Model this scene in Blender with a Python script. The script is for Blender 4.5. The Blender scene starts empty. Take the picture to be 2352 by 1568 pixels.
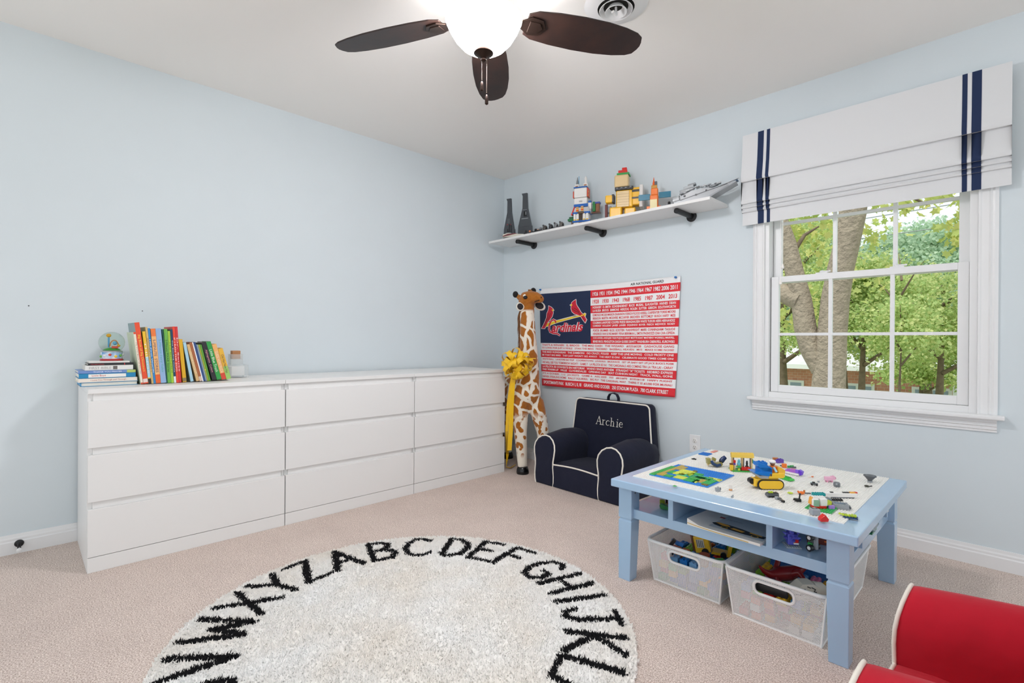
import bpy, math, random
import numpy as np
from mathutils import Vector, Matrix, Euler
random.seed(7); rng = np.random.default_rng(11)
sc = bpy.context.scene
COL = sc.collection
R = math.radians

# ------------------------------------------------------------------ camera
F_PX, YAW, PITCH, ROLL = 1152.5, 0.7952, -0.0014, 0.0065
CAM = Vector((3.2774, -3.1048, 1.0))
_fw = Vector((-math.sin(YAW)*math.cos(PITCH), math.cos(YAW)*math.cos(PITCH), math.sin(PITCH)))
_r = Vector((math.cos(YAW), math.sin(YAW), 0)); _u = _r.cross(_fw)
_r2 = _r*math.cos(ROLL)+_u*math.sin(ROLL); _u2 = _u*math.cos(ROLL)-_r*math.sin(ROLL)
cd = bpy.data.cameras.new('camera'); cam = bpy.data.objects.new('camera', cd); COL.objects.link(cam)
cd.sensor_fit = 'HORIZONTAL'; cd.sensor_width = 36; cd.lens = F_PX/2352*36; cd.clip_start = .02; cd.clip_end = 300
cam.matrix_world = Matrix(((_r2.x,_u2.x,-_fw.x,CAM.x),(_r2.y,_u2.y,-_fw.y,CAM.y),(_r2.z,_u2.z,-_fw.z,CAM.z),(0,0,0,1)))
sc.camera = cam
def at(px, py, ax, v):
    """world point of a photograph pixel on the plane ax = v"""
    d = _fw+_r2*((px-1176)/F_PX)-_u2*((py-784)/F_PX); i = 'xyz'.index(ax)
    return CAM+d*((v-CAM[i])/d[i])
def depth(p): return (Vector(p)-CAM).dot(_fw)

# ------------------------------------------------------------------ world, lights, exposure
w = bpy.data.worlds.new('sky'); sc.world = w; w.use_nodes = True
wn = w.node_tree.nodes; wl = w.node_tree.links
bg = wn['Background']; bg.inputs[0].default_value = (.88,.945,1.0,1); bg.inputs[1].default_value = 1.1
vs = sc.view_settings
vs.view_transform = 'Standard'; vs.look = 'None'; vs.gamma = 1; vs.use_curve_mapping = False; vs.exposure = 0.15

sl = bpy.data.lights.new('sun','SUN'); sl.energy = 2.4; sl.angle = R(1.5); sl.color = (1,.98,.96); so_ = bpy.data.objects.new('sun',sl); COL.objects.link(so_)
so_.rotation_euler = Vector((.05,.42,-1)).to_track_quat('-Z','Y').to_euler()     # high sun from behind the house, lights the garden

# ------------------------------------------------------------------ materials
MATS = {}
def srgb(c):
    if isinstance(c, str):
        c = c.lstrip('#'); c = [int(c[i:i+2],16)/255 for i in (0,2,4)]
    return tuple(x/12.92 if x <= .04045 else ((x+.055)/1.055)**2.4 for x in c)
def mat(name, col, rough=.5, metal=0, spec=.5, noise=None, bump=None, col2=None, coat=0, sheen=0, trans=0, alpha=1, emit=None):
    """procedural principled material; col is an sRGB hex"""
    if name in MATS: return MATS[name]
    m = bpy.data.materials.new(name); m.use_nodes = True; MATS[name] = m
    nt = m.node_tree; b = nt.nodes['Principled BSDF']; c = srgb(col)
    b.inputs['Base Color'].default_value = (*c,1); b.inputs['Roughness'].default_value = rough
    b.inputs['Metallic'].default_value = metal; b.inputs['Specular IOR Level'].default_value = spec
    b.inputs['Coat Weight'].default_value = coat; b.inputs['Sheen Weight'].default_value = sheen
    b.inputs['Transmission Weight'].default_value = trans; b.inputs['Alpha'].default_value = alpha
    if emit: b.inputs['Emission Color'].default_value = (*srgb(emit[0]),1); b.inputs['Emission Strength'].default_value = emit[1]
    tc = nt.nodes.new('ShaderNodeTexCoord')
    if noise:
        n = nt.nodes.new('ShaderNodeTexNoise'); n.inputs['Scale'].default_value = noise[0]; n.inputs['Detail'].default_value = 4
        nt.links.new(tc.outputs['Object'], n.inputs['Vector'])
        mx = nt.nodes.new('ShaderNodeMix'); mx.data_type = 'RGBA'
        c2 = srgb(col2) if col2 else tuple(x*(1-noise[1]) for x in c)
        mx.inputs[6].default_value = (*c,1); mx.inputs[7].default_value = (*c2,1)
        r = nt.nodes.new('ShaderNodeMapRange'); r.inputs[1].default_value = .3; r.inputs[2].default_value = .7
        nt.links.new(n.outputs['Fac'], r.inputs[0]); nt.links.new(r.outputs[0], mx.inputs[0]); nt.links.new(mx.outputs[2], b.inputs['Base Color'])
    if bump:
        n = nt.nodes.new('ShaderNodeTexNoise'); n.inputs['Scale'].default_value = bump[0]; n.inputs['Detail'].default_value = 3
        nt.links.new(tc.outputs['Object'], n.inputs['Vector'])
        bp = nt.nodes.new('ShaderNodeBump'); bp.inputs['Strength'].default_value = bump[1]; bp.inputs['Distance'].default_value = bump[2] if len(bump) > 2 else .002
        nt.links.new(n.outputs['Fac'], bp.inputs['Height']); nt.links.new(bp.outputs[0], b.inputs['Normal'])
    return m
def P(col, rough=.28): return mat('plastic_'+col.strip('#')+('' if rough == .28 else '_%d' % (rough*100)), col, rough)

# ------------------------------------------------------------------ geometry builder
class G:
    def __init__(s): s.v = []; s.f = []; s.mi = []; s.m = 0
    def add(s, V, Fc, M=None):
        o = len(s.v)
        s.v += [tuple(M @ Vector(p)) if M else tuple(p) for p in V]
        s.f += [tuple(i+o for i in q) for q in Fc]; s.mi += [s.m]*len(Fc); return s
    def box(s, x0, x1, y0, y1, z0, z1, M=None):
        V = [(x,y,z) for z in (z0,z1) for y in (y0,y1) for x in (x0,x1)]
        return s.add(V, [(0,2,3,1),(4,5,7,6),(0,1,5,4),(2,6,7,3),(0,4,6,2),(1,3,7,5)], M)
    def cbox(s, c, d, M=None):
        return s.box(c[0]-d[0]/2,c[0]+d[0]/2,c[1]-d[1]/2,c[1]+d[1]/2,c[2]-d[2]/2,c[2]+d[2]/2,M)
    def loft(s, rings, cap=True, M=None, closed=True):
        n = len(rings[0]); V = [p for r in rings for p in r]; Fc = []
        for k in range(len(rings)-1):
            for i in range(n if closed else n-1):
                j = (i+1) % n; Fc.append((k*n+i,k*n+j,(k+1)*n+j,(k+1)*n+i))
        if cap: Fc.append(tuple(range(n))[::-1]); Fc.append(tuple((len(rings)-1)*n+i for i in range(n)))
        return s.add(V, Fc, M)
    def lathe(s, prof, n=24, c=(0,0,0), cap=True, M=None):
        return s.loft([[(c[0]+r*math.cos(2*math.pi*i/n), c[1]+r*math.sin(2*math.pi*i/n), c[2]+z) for i in range(n)] for r,z in prof], cap, M)
    def tube(s, pts, r, n=8, cap=True, closed=False, M=None):
        pts = [Vector(p) for p in pts]; rings = []; N = len(pts)
        rr = r if isinstance(r,(list,tuple)) else [r]*N; up = None
        for k,p in enumerate(pts):
            a = pts[(k-1) % N] if (k or closed) else p; b = pts[(k+1) % N] if (k < N-1 or closed) else p
            t = (b-a).normalized()
            if up is None: up = t.orthogonal().normalized()
            up = (up-t*up.dot(t)); up = up.normalized() if up.length > 1e-6 else t.orthogonal().normalized()
            s2 = t.cross(up)
            rings.append([p+up*(rr[k]*math.cos(2*math.pi*i/n))+s2*(rr[k]*math.sin(2*math.pi*i/n)) for i in range(n)])
        if closed: rings.append(rings[0]); cap = False
        return s.loft(rings, cap, M)
    def cyl(s, p0, p1, r0, r1=None, n=16, M=None): return s.tube([p0,p1],[r0,r0 if r1 is None else r1],n,True,False,M)
    def prism(s, poly, a0, a1, M=None):
        n = len(poly); V = [(x,y,a0) for x,y in poly]+[(x,y,a1) for x,y in poly]
        return s.add(V, [tuple(range(n))[::-1],tuple(range(n,2*n))]+[(i,(i+1)%n,(i+1)%n+n,i+n) for i in range(n)], M)
    def ell(s, c, d, n=16, m=10, M=None):
        rings = []
        for k in range(m+1):
            t = -math.pi/2+math.pi*k/m; cr = max(math.cos(t),.002)
            rings.append([(c[0]+d[0]*cr*math.cos(2*math.pi*i/n), c[1]+d[1]*cr*math.sin(2*math.pi*i/n), c[2]+d[2]*math.sin(t)) for i in range(n)])
        return s.loft(rings, True, M)
    def strip(s, pts, wv, th=.0006):
        """thin ribbon along pts, half width vectors wv (one or a list)"""
        pts = [Vector(p) for p in pts]; ws = wv if isinstance(wv,list) else [Vector(wv)]*len(pts); rings = []
        for k,p in enumerate(pts):
            t = (pts[min(k+1,len(pts)-1)]-pts[max(k-1,0)]).normalized(); nn = t.cross(ws[k]).normalized()*th
            rings.append([p-ws[k]-nn,p+ws[k]-nn,p+ws[k]+nn,p-ws[k]+nn])
        return s.loft(rings)
    def mesh(s, name, mats, smooth=None):
        me = bpy.data.meshes.new(name); me.from_pydata(s.v,[],s.f)
        for m in (mats if isinstance(mats,(list,tuple)) else [mats]): me.materials.append(m)
        if any(s.mi): me.polygons.foreach_set('material_index', s.mi)
        if smooth:
            me.polygons.foreach_set('use_smooth',[True]*len(me.polygons)); me.set_sharp_from_angle(angle=R(smooth))
        me.update(); return me
def link(name, me, parent=None, loc=None, rot=None, **kw):
    o = bpy.data.objects.new(name, me); COL.objects.link(o)
    if parent: o.parent = parent
    if loc is not None: o.location = loc
    if rot is not None: o.rotation_euler = rot
    for k,v in kw.items(): o[k] = v
    return o
def bev(o, wd=.004, seg=2, ang=35):
    b = o.modifiers.new('bevel','BEVEL'); b.width = wd; b.segments = seg; b.limit_method = 'ANGLE'; b.angle_limit = R(ang); b.harden_normals = False
    return o
def O(name, g, mats, parent=None, loc=None, rot=None, smooth=None, bevel=0, seg=2, **kw):
    o = link(name, g.mesh(name, mats, smooth), parent, loc, rot, **kw)
    if bevel: bev(o, bevel, seg)
    return o
def thing(name, label, cat, loc=(0,0,0), rotz=0, group=None, rot=None):
    o = link(name, None, None, loc, rot or (0,0,rotz), label=label, category=cat); o.empty_display_size = .05
    if group: o['group'] = group
    return o
def tag(o, label, cat, group=None):
    o['label'] = label; o['category'] = cat
    if group: o['group'] = group
    return o
def struct(name, g, mats, **kw): return O(name, g, mats, kind='structure', **kw)
def npmesh(name, V, Fq, mats, mi=None, smooth=False):
    V = np.asarray(V,np.float32); Fq = np.asarray(Fq,np.int32); k = Fq.shape[1]
    me = bpy.data.meshes.new(name); me.vertices.add(len(V)); me.vertices.foreach_set('co',V.ravel())
    me.loops.add(Fq.size); me.loops.foreach_set('vertex_index',Fq.ravel()); me.polygons.add(len(Fq))
    me.polygons.foreach_set('loop_start',np.arange(0,Fq.size,k,dtype=np.int32))
    for m in (mats if isinstance(mats,(list,tuple)) else [mats]): me.materials.append(m)
    if mi is not None: me.polygons.foreach_set('material_index',np.asarray(mi,np.int32))
    if smooth: me.polygons.foreach_set('use_smooth',[True]*len(Fq))
    me.update(calc_edges=True); me.validate(); return me
# flat lettering: collected here, turned into meshes at the end in one pass
TXT = []
def text(s, fn, wd, ht, m, parent, name='lettering', bold=0, shear=0):
    """fn(u,v) maps the box 0..wd x 0..ht to the parent's space"""
    TXT.append((s, fn, wd, ht, m, parent, name, bold, shear))
def plane(o, ux, vy):
    o = Vector(o); ux = Vector(ux); vy = Vector(vy); return lambda u,v: o+ux*u+vy*v
# ------------------------------------------------------------------ room shell
H = 2.443; XR, YB = 5.0, -4.6
m_wall = mat('wall_paint','#d8e1e5',.75,noise=(3,.02),bump=(220,.08,.001))
m_ceil = mat('ceiling_paint','#f3f1ed',.85,bump=(150,.08,.001))
m_trim = mat('trim_paint','#ebebeb',.35)
m_white = mat('white_lacquer','#ebeae8',.38)
m_black = mat('black_metal','#141416',.45)
def carpet():
    m = bpy.data.materials.new('carpet'); m.use_nodes = True; nt = m.node_tree; b = nt.nodes['Principled BSDF']
    tc = nt.nodes.new('ShaderNodeTexCoord'); b.inputs['Roughness'].default_value = .95; b.inputs['Specular IOR Level'].default_value = .1
    def nz(sc_,det):
        n = nt.nodes.new('ShaderNodeTexNoise'); n.inputs['Scale'].default_value = sc_; n.inputs['Detail'].default_value = det; nt.links.new(tc.outputs['Object'],n.inputs['Vector']); return n
    a, c, d = nz(230,3), nz(5,4), nz(38,3)
    r1 = nt.nodes.new('ShaderNodeValToRGB'); r1.color_ramp.elements[0].position = .37; r1.color_ramp.elements[1].position = .63
    r1.color_ramp.elements[0].color = (*srgb('#bda89c'),1); r1.color_ramp.elements[1].color = (*srgb('#f8eae1'),1)
    nt.links.new(a.outputs['Fac'],r1.inputs[0])
    mx = nt.nodes.new('ShaderNodeMix'); mx.data_type = 'RGBA'; mx.blend_type = 'MULTIPLY'; mx.inputs[0].default_value = 1
    r2 = nt.nodes.new('ShaderNodeValToRGB'); r2.color_ramp.elements[0].position = .3; r2.color_ramp.elements[1].position = .7
    r2.color_ramp.elements[0].color = (.86,.85,.85,1); r2.color_ramp.elements[1].color = (1,1,1,1)
    ad = nt.nodes.new('ShaderNodeMath'); ad.operation = 'MULTIPLY_ADD'; ad.inputs[1].default_value = .5; 
    h2 = nt.nodes.new('ShaderNodeMath'); h2.operation = 'MULTIPLY'; h2.inputs[1].default_value = .5
    nt.links.new(d.outputs['Fac'],h2.inputs[0]); nt.links.new(c.outputs['Fac'],ad.inputs[0]); nt.links.new(h2.outputs[0],ad.inputs[2])
    nt.links.new(ad.outputs[0],r2.inputs[0]); nt.links.new(r1.outputs[0],mx.inputs[6]); nt.links.new(r2.outputs[0],mx.inputs[7]); nt.links.new(mx.outputs[2],b.inputs['Base Color'])
    bp = nt.nodes.new('ShaderNodeBump'); bp.inputs['Strength'].default_value = .7; bp.inputs['Distance'].default_value = .005
    nt.links.new(a.outputs['Fac'],bp.inputs['Height']); nt.links.new(bp.outputs[0],b.inputs['Normal']); return m
struct('floor', G().box(-.15,XR,YB,.15,-.12,0), carpet())
struct('ceiling', G().box(-.15,XR,YB,.15,H,H+.12), m_ceil)
WX0, WX1, WZ0, WZ1 = 2.213, 3.130, .682, 2.10          # rough opening of the window
g = G().box(-.15,WX0,0,.15,0,H).box(WX1,XR,0,.15,0,H).box(WX0,WX1,0,.15,0,WZ0).box(WX0,WX1,0,.15,WZ1,H)
struct('wall_right', g, m_wall)
wl_ = struct('wall_left', G().box(-.15,0,YB,0,0,H), m_wall)
for q in ((66,702),(327,714)):
    p = at(*q,'x',0); O('nail', G().cyl((p.x-.004,p.y,p.z),(p.x+.0012,p.y,p.z),.0026,n=8), m_black, wl_)
def base_profile(h=.088, t=.015): return [(0,0),(t,0),(t,h*.62),(t*.72,h*.68),(t*.72,h*.78),(t*.5,h*.86),(t*.35,h),(0,h)]
Ml = Matrix(((1,0,0,0),(0,0,1,0),(0,1,0,0),(0,0,0,1)))
struct('baseboard_left', G().prism(base_profile(),YB,0,Ml), m_trim)
Mr = Matrix(((0,0,1,0),(-1,0,0,0),(0,1,0,0),(0,0,0,1)))
struct('baseboard_right', G().prism(base_profile(),0,XR,Mr), m_trim)

# ------------------------------------------------------------------ window (structure with parts)
win = link('window_1', None, kind='structure'); win.location = (0,0,0)
g = G().box(WX0,WX0+.028,-.004,.15,WZ0,WZ1).box(WX1-.028,WX1,-.004,.15,WZ0,WZ1).box(WX0,WX1,-.004,.15,WZ1-.03,WZ1).box(WX0,WX1,.0,.17,WZ0,WZ0+.032)
O('window_frame', g, m_trim, win, bevel=.002)
cp = [(0,0),(0,-.010),(.012,-.016),(.020,-.013),(.026,-.018),(.032,-.014),(.055,-.015),(.061,-.020),(.066,-.020),(.070,0)]
def casing(x0, sgn):
    rings = [[(x0+sgn*a, b, z) for a,b in (cp if sgn > 0 else cp[::-1])] for z in (.684,2.16)]
    return G().loft(rings)
O('casing', casing(2.153,1), m_trim, win); O('casing', casing(3.198,-1), m_trim, win)
O('casing', G().box(2.153,3.198,-.02,0,2.09,2.16), m_trim, win, bevel=.004)
O('window_sill', G().box(2.136,3.222,-.052,.03,.664,.684), m_trim, win, bevel=.006, seg=3)
ap = [(0,0),(-.022,0),(-.022,-.012),(-.016,-.018),(-.019,-.030),(-.014,-.034),(-.014,-.046),(-.009,-.050),(-.009,-.058),(0,-.058)]
O('apron', G().loft([[(x,y,.664+z) for y,z in ap] for x in (2.156,3.196)]), m_trim, win)
m_glass = bpy.data.materials.new('window_glass'); m_glass.use_nodes = True; nt = m_glass.node_tree; nt.nodes.clear()
o_ = nt.nodes.new('ShaderNodeOutputMaterial'); t_ = nt.nodes.new('ShaderNodeBsdfTransparent'); gl = nt.nodes.new('ShaderNodeBsdfGlossy'); gl.inputs['Roughness'].default_value = .02
lw_ = nt.nodes.new('ShaderNodeLayerWeight'); lw_.inputs[0].default_value = .5; fr = nt.nodes.new('ShaderNodeMath'); fr.operation = 'POWER'; fr.inputs[1].default_value = 4; nt.links.new(lw_.outputs['Facing'],fr.inputs[0]); mx = nt.nodes.new('ShaderNodeMixShader')
t_.inputs[0].default_value = (.97,.99,.98,1); nt.links.new(fr.outputs[0],mx.inputs[0]); nt.links.new(t_.outputs[0],mx.inputs[1]); nt.links.new(gl.outputs[0],mx.inputs[2]); nt.links.new(mx.outputs[0],o_.inputs[0])
def sash(name, x0, x1, z0, z1, y0, y1, st, bt, tp, vx, hz, mb):
    s = O(name, G().box(x0,x0+st,y0,y1,z0,z1).box(x1-st,x1,y0,y1,z0,z1).box(x0+st,x1-st,y0,y1,z0,z0+bt).box(x0+st,x1-st,y0,y1,z1-tp,z1), m_trim, win, bevel=.002)
    ym = (y0+y1)/2; a0, a1, c0, c1 = x0+st, x1-st, z0+bt, z1-tp
    for x in vx: O('muntin', G().box(x-mb,x+mb,ym-.012,ym+.008,c0,c1), m_trim, s)
    for z in hz: O('muntin', G().box(a0,a1,ym-.0115,ym+.0075,z-mb*.9,z+mb*.9), m_trim, s)
    xs = [a0]+list(vx)+[a1]; zs = [c0]+list(hz)+[c1]
    for i in range(len(xs)-1):
        for j in range(len(zs)-1):
            O('pane', G().box(xs[i],xs[i+1],ym-.0015,ym+.0015,zs[j],zs[j+1]), m_glass, s)
    return s
lo = sash('lower_sash', 2.245, 3.100, .715, 1.380, .022, .052, .040, .040, .034, (2.543,2.813), (1.048,), .0085)
up = sash('upper_sash', 2.243, 3.105, 1.345, 2.075, .062, .090, .044, .034, .04, (2.553,2.818), (1.690,), .009)
for x in (2.50,2.83):
    O('sash_lock', G().box(x-.028,x+.028,.026,.050,1.380,1.386).lathe([(.012,0),(.012,.008),(.006,.011)],12,(x,.038,1.386)).box(x+.004,x+.04,.031,.043,1.387,1.394), m_trim, lo, smooth=40)
O('gap_line', G().box(2.241,2.2445,.03,.05,.712,1.38).box(3.1005,3.104,.03,.05,.712,1.38).box(2.241,3.104,.03,.05,.711,.7147), mat('dark_gap','#6b6a68',.8), win)

# ------------------------------------------------------------------ roman shade
m_shade = mat('shade_linen','#dfe0e1',.9,sheen=.2,bump=(500,.15,.0006)); m_navyrib = mat('navy_ribbon','#14294f',.8,bump=(900,.2,.0004))
sh = thing('roman_shade','white roman shade with two pairs of navy stripes above the window','window shade',(2.67,0,1.69))
prof = [(-.048,2.222),(-.052,2.15),(-.060,2.05),(-.072,1.975),(-.076,1.952),(-.070,1.942),(-.052,1.944),(-.050,1.936),(-.054,1.90),(-.062,1.84),(-.067,1.822),(-.062,1.814),(-.050,1.816),(-.052,1.808),(-.062,1.796),(-.058,1.789),(-.048,1.790),(-.050,1.782),(-.058,1.772),(-.054,1.765),(-.044,1.767),(-.042,1.758),(-.042,1.73),(-.042,1.69)]
def prof_o(off):
    out = []
    for k,(y,z) in enumerate(prof):
        a = prof[max(k-1,0)]; b = prof[min(k+1,len(prof)-1)]; n = Vector((-(b[1]-a[1]),b[0]-a[0])).normalized()
        out.append((y-n.x*off if n.x > 0 else y+n.x*off, z-abs(n.y)*0))
    return out
def shade_panel(x0, x1, off, th):
    pr = prof_o(off) if off else prof; rings = []
    for x in (x0,x1):
        rings.append([(x-2.67,y,z-1.69) for y,z in pr]+[(x-2.67,y+th,z-1.69) for y,z in pr[::-1]])
    return G().loft(rings)
O('shade_fabric', shade_panel(2.104,3.237,0,.0018), m_shade, sh, smooth=50)
for n_,(q0,q1,py) in enumerate([((1738,),(1751.5,),425),((1758.4,),(1765.8,),425),((2209,),(2221,),308),((2231.4,),(2254,),308)]):
    O('navy_stripe', shade_panel(at(q0[0],py,'y',-.065).x, at(q1[0],py,'y',-.065).x, .0012, .0012), m_navyrib, sh, smooth=50)
O('head_board', G().box(2.108-2.67,3.233-2.67,-.046,-.002,2.19-1.69,2.222-1.69), m_shade, sh)
m_cord = mat('white_cord','#f3f0ea',.7)
for px,pz in ((1797.5,.0),(1793,-.09)):
    p = at(px,612,'y',-.03); z0 = p.z+pz-.004
    c_ = thing('shade_cord','white %s shade pull cord with bell tassel beside the upper window glass' % ('shorter' if pz == 0 else 'longer'),'cord',(p.x,-.03,z0))
    O('string', G().cyl((0,0,.02),(0,0,1.74-z0),.0013,n=6), m_cord, c_); O('tassel', G().lathe([(.002,.03),(.004,.024),(.0075,.012),(.008,.002),(.006,0)],10,(0,0,-.008)), m_cord, c_, smooth=40)

# ------------------------------------------------------------------ ceiling vent, outlet, doorstop
v_ = thing('ceiling_vent','round white ceiling air diffuser with nested ring louvres','vent',(2.045,-1.285,H))
O('flange', G().lathe([(.075,-.006),(.130,0),(.135,0),(.130,-.006),(.078,-.016)],40,cap=False), m_trim, v_, smooth=50)
O('throat', G().lathe([(.078,-.010),(.070,-.0005)],32), mat('vent_dark','#17140f',.9), v_)
for r0,z0,dr in ((.070,-.026,.018),(.046,-.034,.018)):
    O('ring_louvre', G().lathe([(r0-.020,-.008),(r0,z0),(r0+.001,z0+.002),(r0-.017,-.006)],36,cap=False), m_trim, v_, smooth=50)
O('damper_lever', G().box(-.006,.006,-.026,.004,-.046,-.036).box(-.004,.004,-.004,.004,-.038,-.001), m_trim, v_, bevel=.001)
ou = thing('wall_outlet','white duplex wall outlet behind the blue play table','outlet',(1.801,0,.345))
O('cover_plate', G().box(-.036,.036,-.006,0,-.058,.058), m_trim, ou, bevel=.003)
for dz in (.021,-.021):
    s_ = O('socket', G().lathe([(.016,0),(.016,.003),(.0145,.004)],20,M=Matrix.Translation((0,-.005,dz)) @ Matrix.Rotation(R(90),4,'X')), mat('socket_white','#e8e6e2',.4), ou, smooth=40)
    O('slot', G().box(-.0065,-.0045,-.0096,-.0085,dz+.001,dz+.009).box(.0045,.0065,-.0096,-.0085,dz+.001,dz+.009).cyl((0,-.0085,dz-.007),(0,-.0096,dz-.007),.0024,n=8), m_black, s_)
ds = thing('door_stop','small black spring doorstop with a white tip on the baseboard','doorstop',(.015,-3.104,.045))
O('base_cup', G().lathe([(.017,0),(.016,.005),(.008,.009)],16,M=Matrix.Rotation(R(90),4,'Y')), m_black, ds, smooth=40)
O('spring_rod', G().tube([(.006+.0011*k, .006*math.cos(k*.9), -.0003*k+.006*math.sin(k*.9)) for k in range(44)],.0014,5), mat('gunmetal','#4a4a4c',.35,1), ds, smooth=40)
O('rubber_tip', G().lathe([(.007,0),(.0095,.002),(.0095,.014),(.007,.016)],14,M=Matrix.Translation((.052,0,-.014)) @ Matrix.Rotation(R(98),4,'Y')), m_trim, ds, smooth=40)

# ------------------------------------------------------------------ ceiling fan
FX, FY, FZ = 1.862, -1.875, 2.21
fan = thing('ceiling_fan','dark wood five-blade ceiling fan with a lit frosted glass bowl','ceiling fan',(FX,FY,H))
m_bronze = mat('oiled_bronze','#3a2c26',.38,.85,noise=(30,.25)); m_blade = mat('espresso_wood','#2c1a14',.42,noise=(14,.0),col2='#1a0f0c',bump=(90,.15,.001))
def fanz(z): return z-H
O('canopy', G().lathe([(.07,fanz(H)),(.07,-.02),(.03,-.05),(.02,-.06)],28), m_bronze, fan, smooth=40)
O('downrod', G().cyl((0,0,-.05),(0,0,-.12),.014), m_bronze, fan, smooth=40)
O('motor_housing', G().lathe([(.03,-.10),(.085,-.115),(.112,-.15),(.114,-.19),(.10,-.215),(.075,-.228)],32), m_bronze, fan, smooth=40)
bowl = mat('frosted_glass','#fff6e8',.4,emit=('#f8f7fb',92))
bz = fanz(2.070)
bp_ = [(.004,0),(.028,.002),(.056,.011),(.085,.030),(.110,.058),(.130,.092),(.143,.122),(.148,.140),(.1485,.150),(.144,.160),(.136,.168)]
O('glass_bowl', G().lathe([(r,bz+z) for r,z in bp_[:7]]+[(r-.005,bz+z+.002) for r,z in bp_[6::-1]],40,cap=False), bowl, fan, smooth=60)
O('bowl_rim', G().lathe([(r,bz+z) for r,z in bp_[6:]]+[(r-.005,bz+z+.002) for r,z in bp_[:5:-1]],40,cap=False), mat('dimmed_rim_glow','#fff0d8',.4,emit=('#ffe3ba',1.0)), fan, smooth=60)  # upper edge of the same bowl; light falloff set as weaker, warmer emission
O('light_fitter', G().lathe([(.06,-.226),(.06,-.25),(.045,-.262)],24), m_bronze, fan, smooth=40)
O('finial', G().lathe([(.038,bz+.010),(.037,bz-.001),(.028,bz-.008),(.014,bz-.015),(.009,bz-.019),(.011,bz-.026),(.005,bz-.032)],20), m_bronze, fan, smooth=40)
bl = [(.165,.048),(.20,.066),(.28,.076),(.38,.081),(.48,.079),(.56,.070),(.615,.057),(.640,.042),(.650,.018)]
poly = [(x,-y) for x,y in bl]+[(.653,0)]+[(x,y) for x,y in bl[::-1]]
for k in range(5):
    a = R(134+72*k); Mb = Matrix.Rotation(a,4,'Z') @ Matrix.Translation((0,0,fanz(FZ))) @ Matrix.Rotation(R(-12),4,'X')
    b = O('blade', G().prism(poly,-.003,.003,Mb), m_blade, fan, bevel=.0015)
    O('blade_iron', G().prism([(.10,-.018),(.15,-.020),(.18,-.042),(.225,-.036),(.245,0),(.225,.036),(.18,.042),(.15,.020),(.10,.018)],-.009,-.003,Mb).prism([(.175,-.026),(.215,-.024),(.232,0),(.215,.024),(.175,.026)],-.012,-.009,Mb), m_bronze, b, bevel=.0015)
for dx,dy,L in ((-.004,-.004,.080),(.012,.006,.150)):
    zt = bz-.024 if L < .1 else bz-.006
    g = G(); n = int(L/.0042)
    for i in range(n): g.lathe([(.0004,-.0016),(.0015,0),(.0004,.0016)],6,(dx,dy,zt-.0042*i))
    pc = O('pull_chain', g, mat('chain_metal','#8a7a6c',.3,1), fan, smooth=60)
    O('chain_fob', G().lathe([(.002,0),(.0055,-.006),(.0065,-.02),(.0065,-.034),(.003,-.037)],12,(dx,dy,zt-L)), m_bronze, pc, smooth=40)
pl = bpy.data.lights.new('fan_bulb','POINT'); pl.energy = 24; pl.color = (1,.92,.86); pl.shadow_soft_size = .035
po = bpy.data.objects.new('fan_bulb',pl); COL.objects.link(po); po.location = (FX,FY,2.115)
# ------------------------------------------------------------------ dressers
DY0, DW, DX = -.4558, .8147, .505
lab = ['white three-drawer dresser standing beside the plush giraffe','white three-drawer dresser between the two other dressers','white three-drawer dresser with books on its top']
for k in range(3):
    y1 = DY0-DW*k-.001; y0 = y1-DW+.002; yc = (y0+y1)/2; hw = (y1-y0)/2
    d = thing('dresser', lab[k],'dresser',(.26,yc,0),group='white dressers along the wall'); x0, x1 = .018-.26, DX-.26
    O('carcass', G().box(x0,x1-.022,-hw,-hw+.018,0,.762).box(x0,x1-.022,hw-.018,hw,0,.762).box(x0,x0+.006,-hw+.018,hw-.018,.03,.762).box(x0+.006,x1-.040,-hw+.018,hw-.018,.03,.06)
      .box(x1-.030,x1-.012,-hw+.018,hw-.018,.50,.535).box(x1-.030,x1-.012,-hw+.018,hw-.018,.268,.303).box(x1-.030,x1-.012,-hw+.018,hw-.018,.728,.762), m_white, d, bevel=.001)
    O('top_panel', G().box(x0,x1,-hw,hw,.762,.782), m_white, d, bevel=.0012)
    for z0,z1 in ((.066,.268),(.300,.500),(.531,.730)):
        O('drawer', G().box(x1-.020,x1,-hw+.0015,hw-.0015,z0,z1).box(x0+.02,x1-.031,-hw+.03,hw-.03,z0+.005,z1-.035), m_white, d, bevel=.0012)
    O('plinth', G().box(x1-.020,x1-.001,-hw+.001,hw-.001,0,.0635), m_white, d, bevel=.001)

# ------------------------------------------------------------------ wall shelf
shf = thing('wall_shelf','long white wall shelf on three black pipe brackets','shelf',(1.06,0,1.80))
ZS = 1.845
O('board', G().box(.080-1.06,2.000-1.06,-.255,-.001,ZS-.018-1.80,ZS-1.80), m_white, shf, bevel=.001)
for x in (.372,1.074,1.767):
    b = link('bracket', G().tube([(0,-.004,0),(0,-.205,0)],.0155,16).mesh('bracket',m_black,40), shf, (x-1.06,0,ZS-.018-.0155-1.80))
    O('wall_flange', G().lathe([(.034,0),(.034,.006),(.030,.008),(.021,.012),(.021,.022)],24,M=Matrix.Rotation(R(90),4,'X')), m_black, b, smooth=40)
    O('end_cap', G().lathe([(.0165,0),(.0165,.018),(.013,.021)],18,M=Matrix.Translation((0,-.19,0)) @ Matrix.Rotation(R(90),4,'X')), m_black, b, smooth=40)

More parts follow.
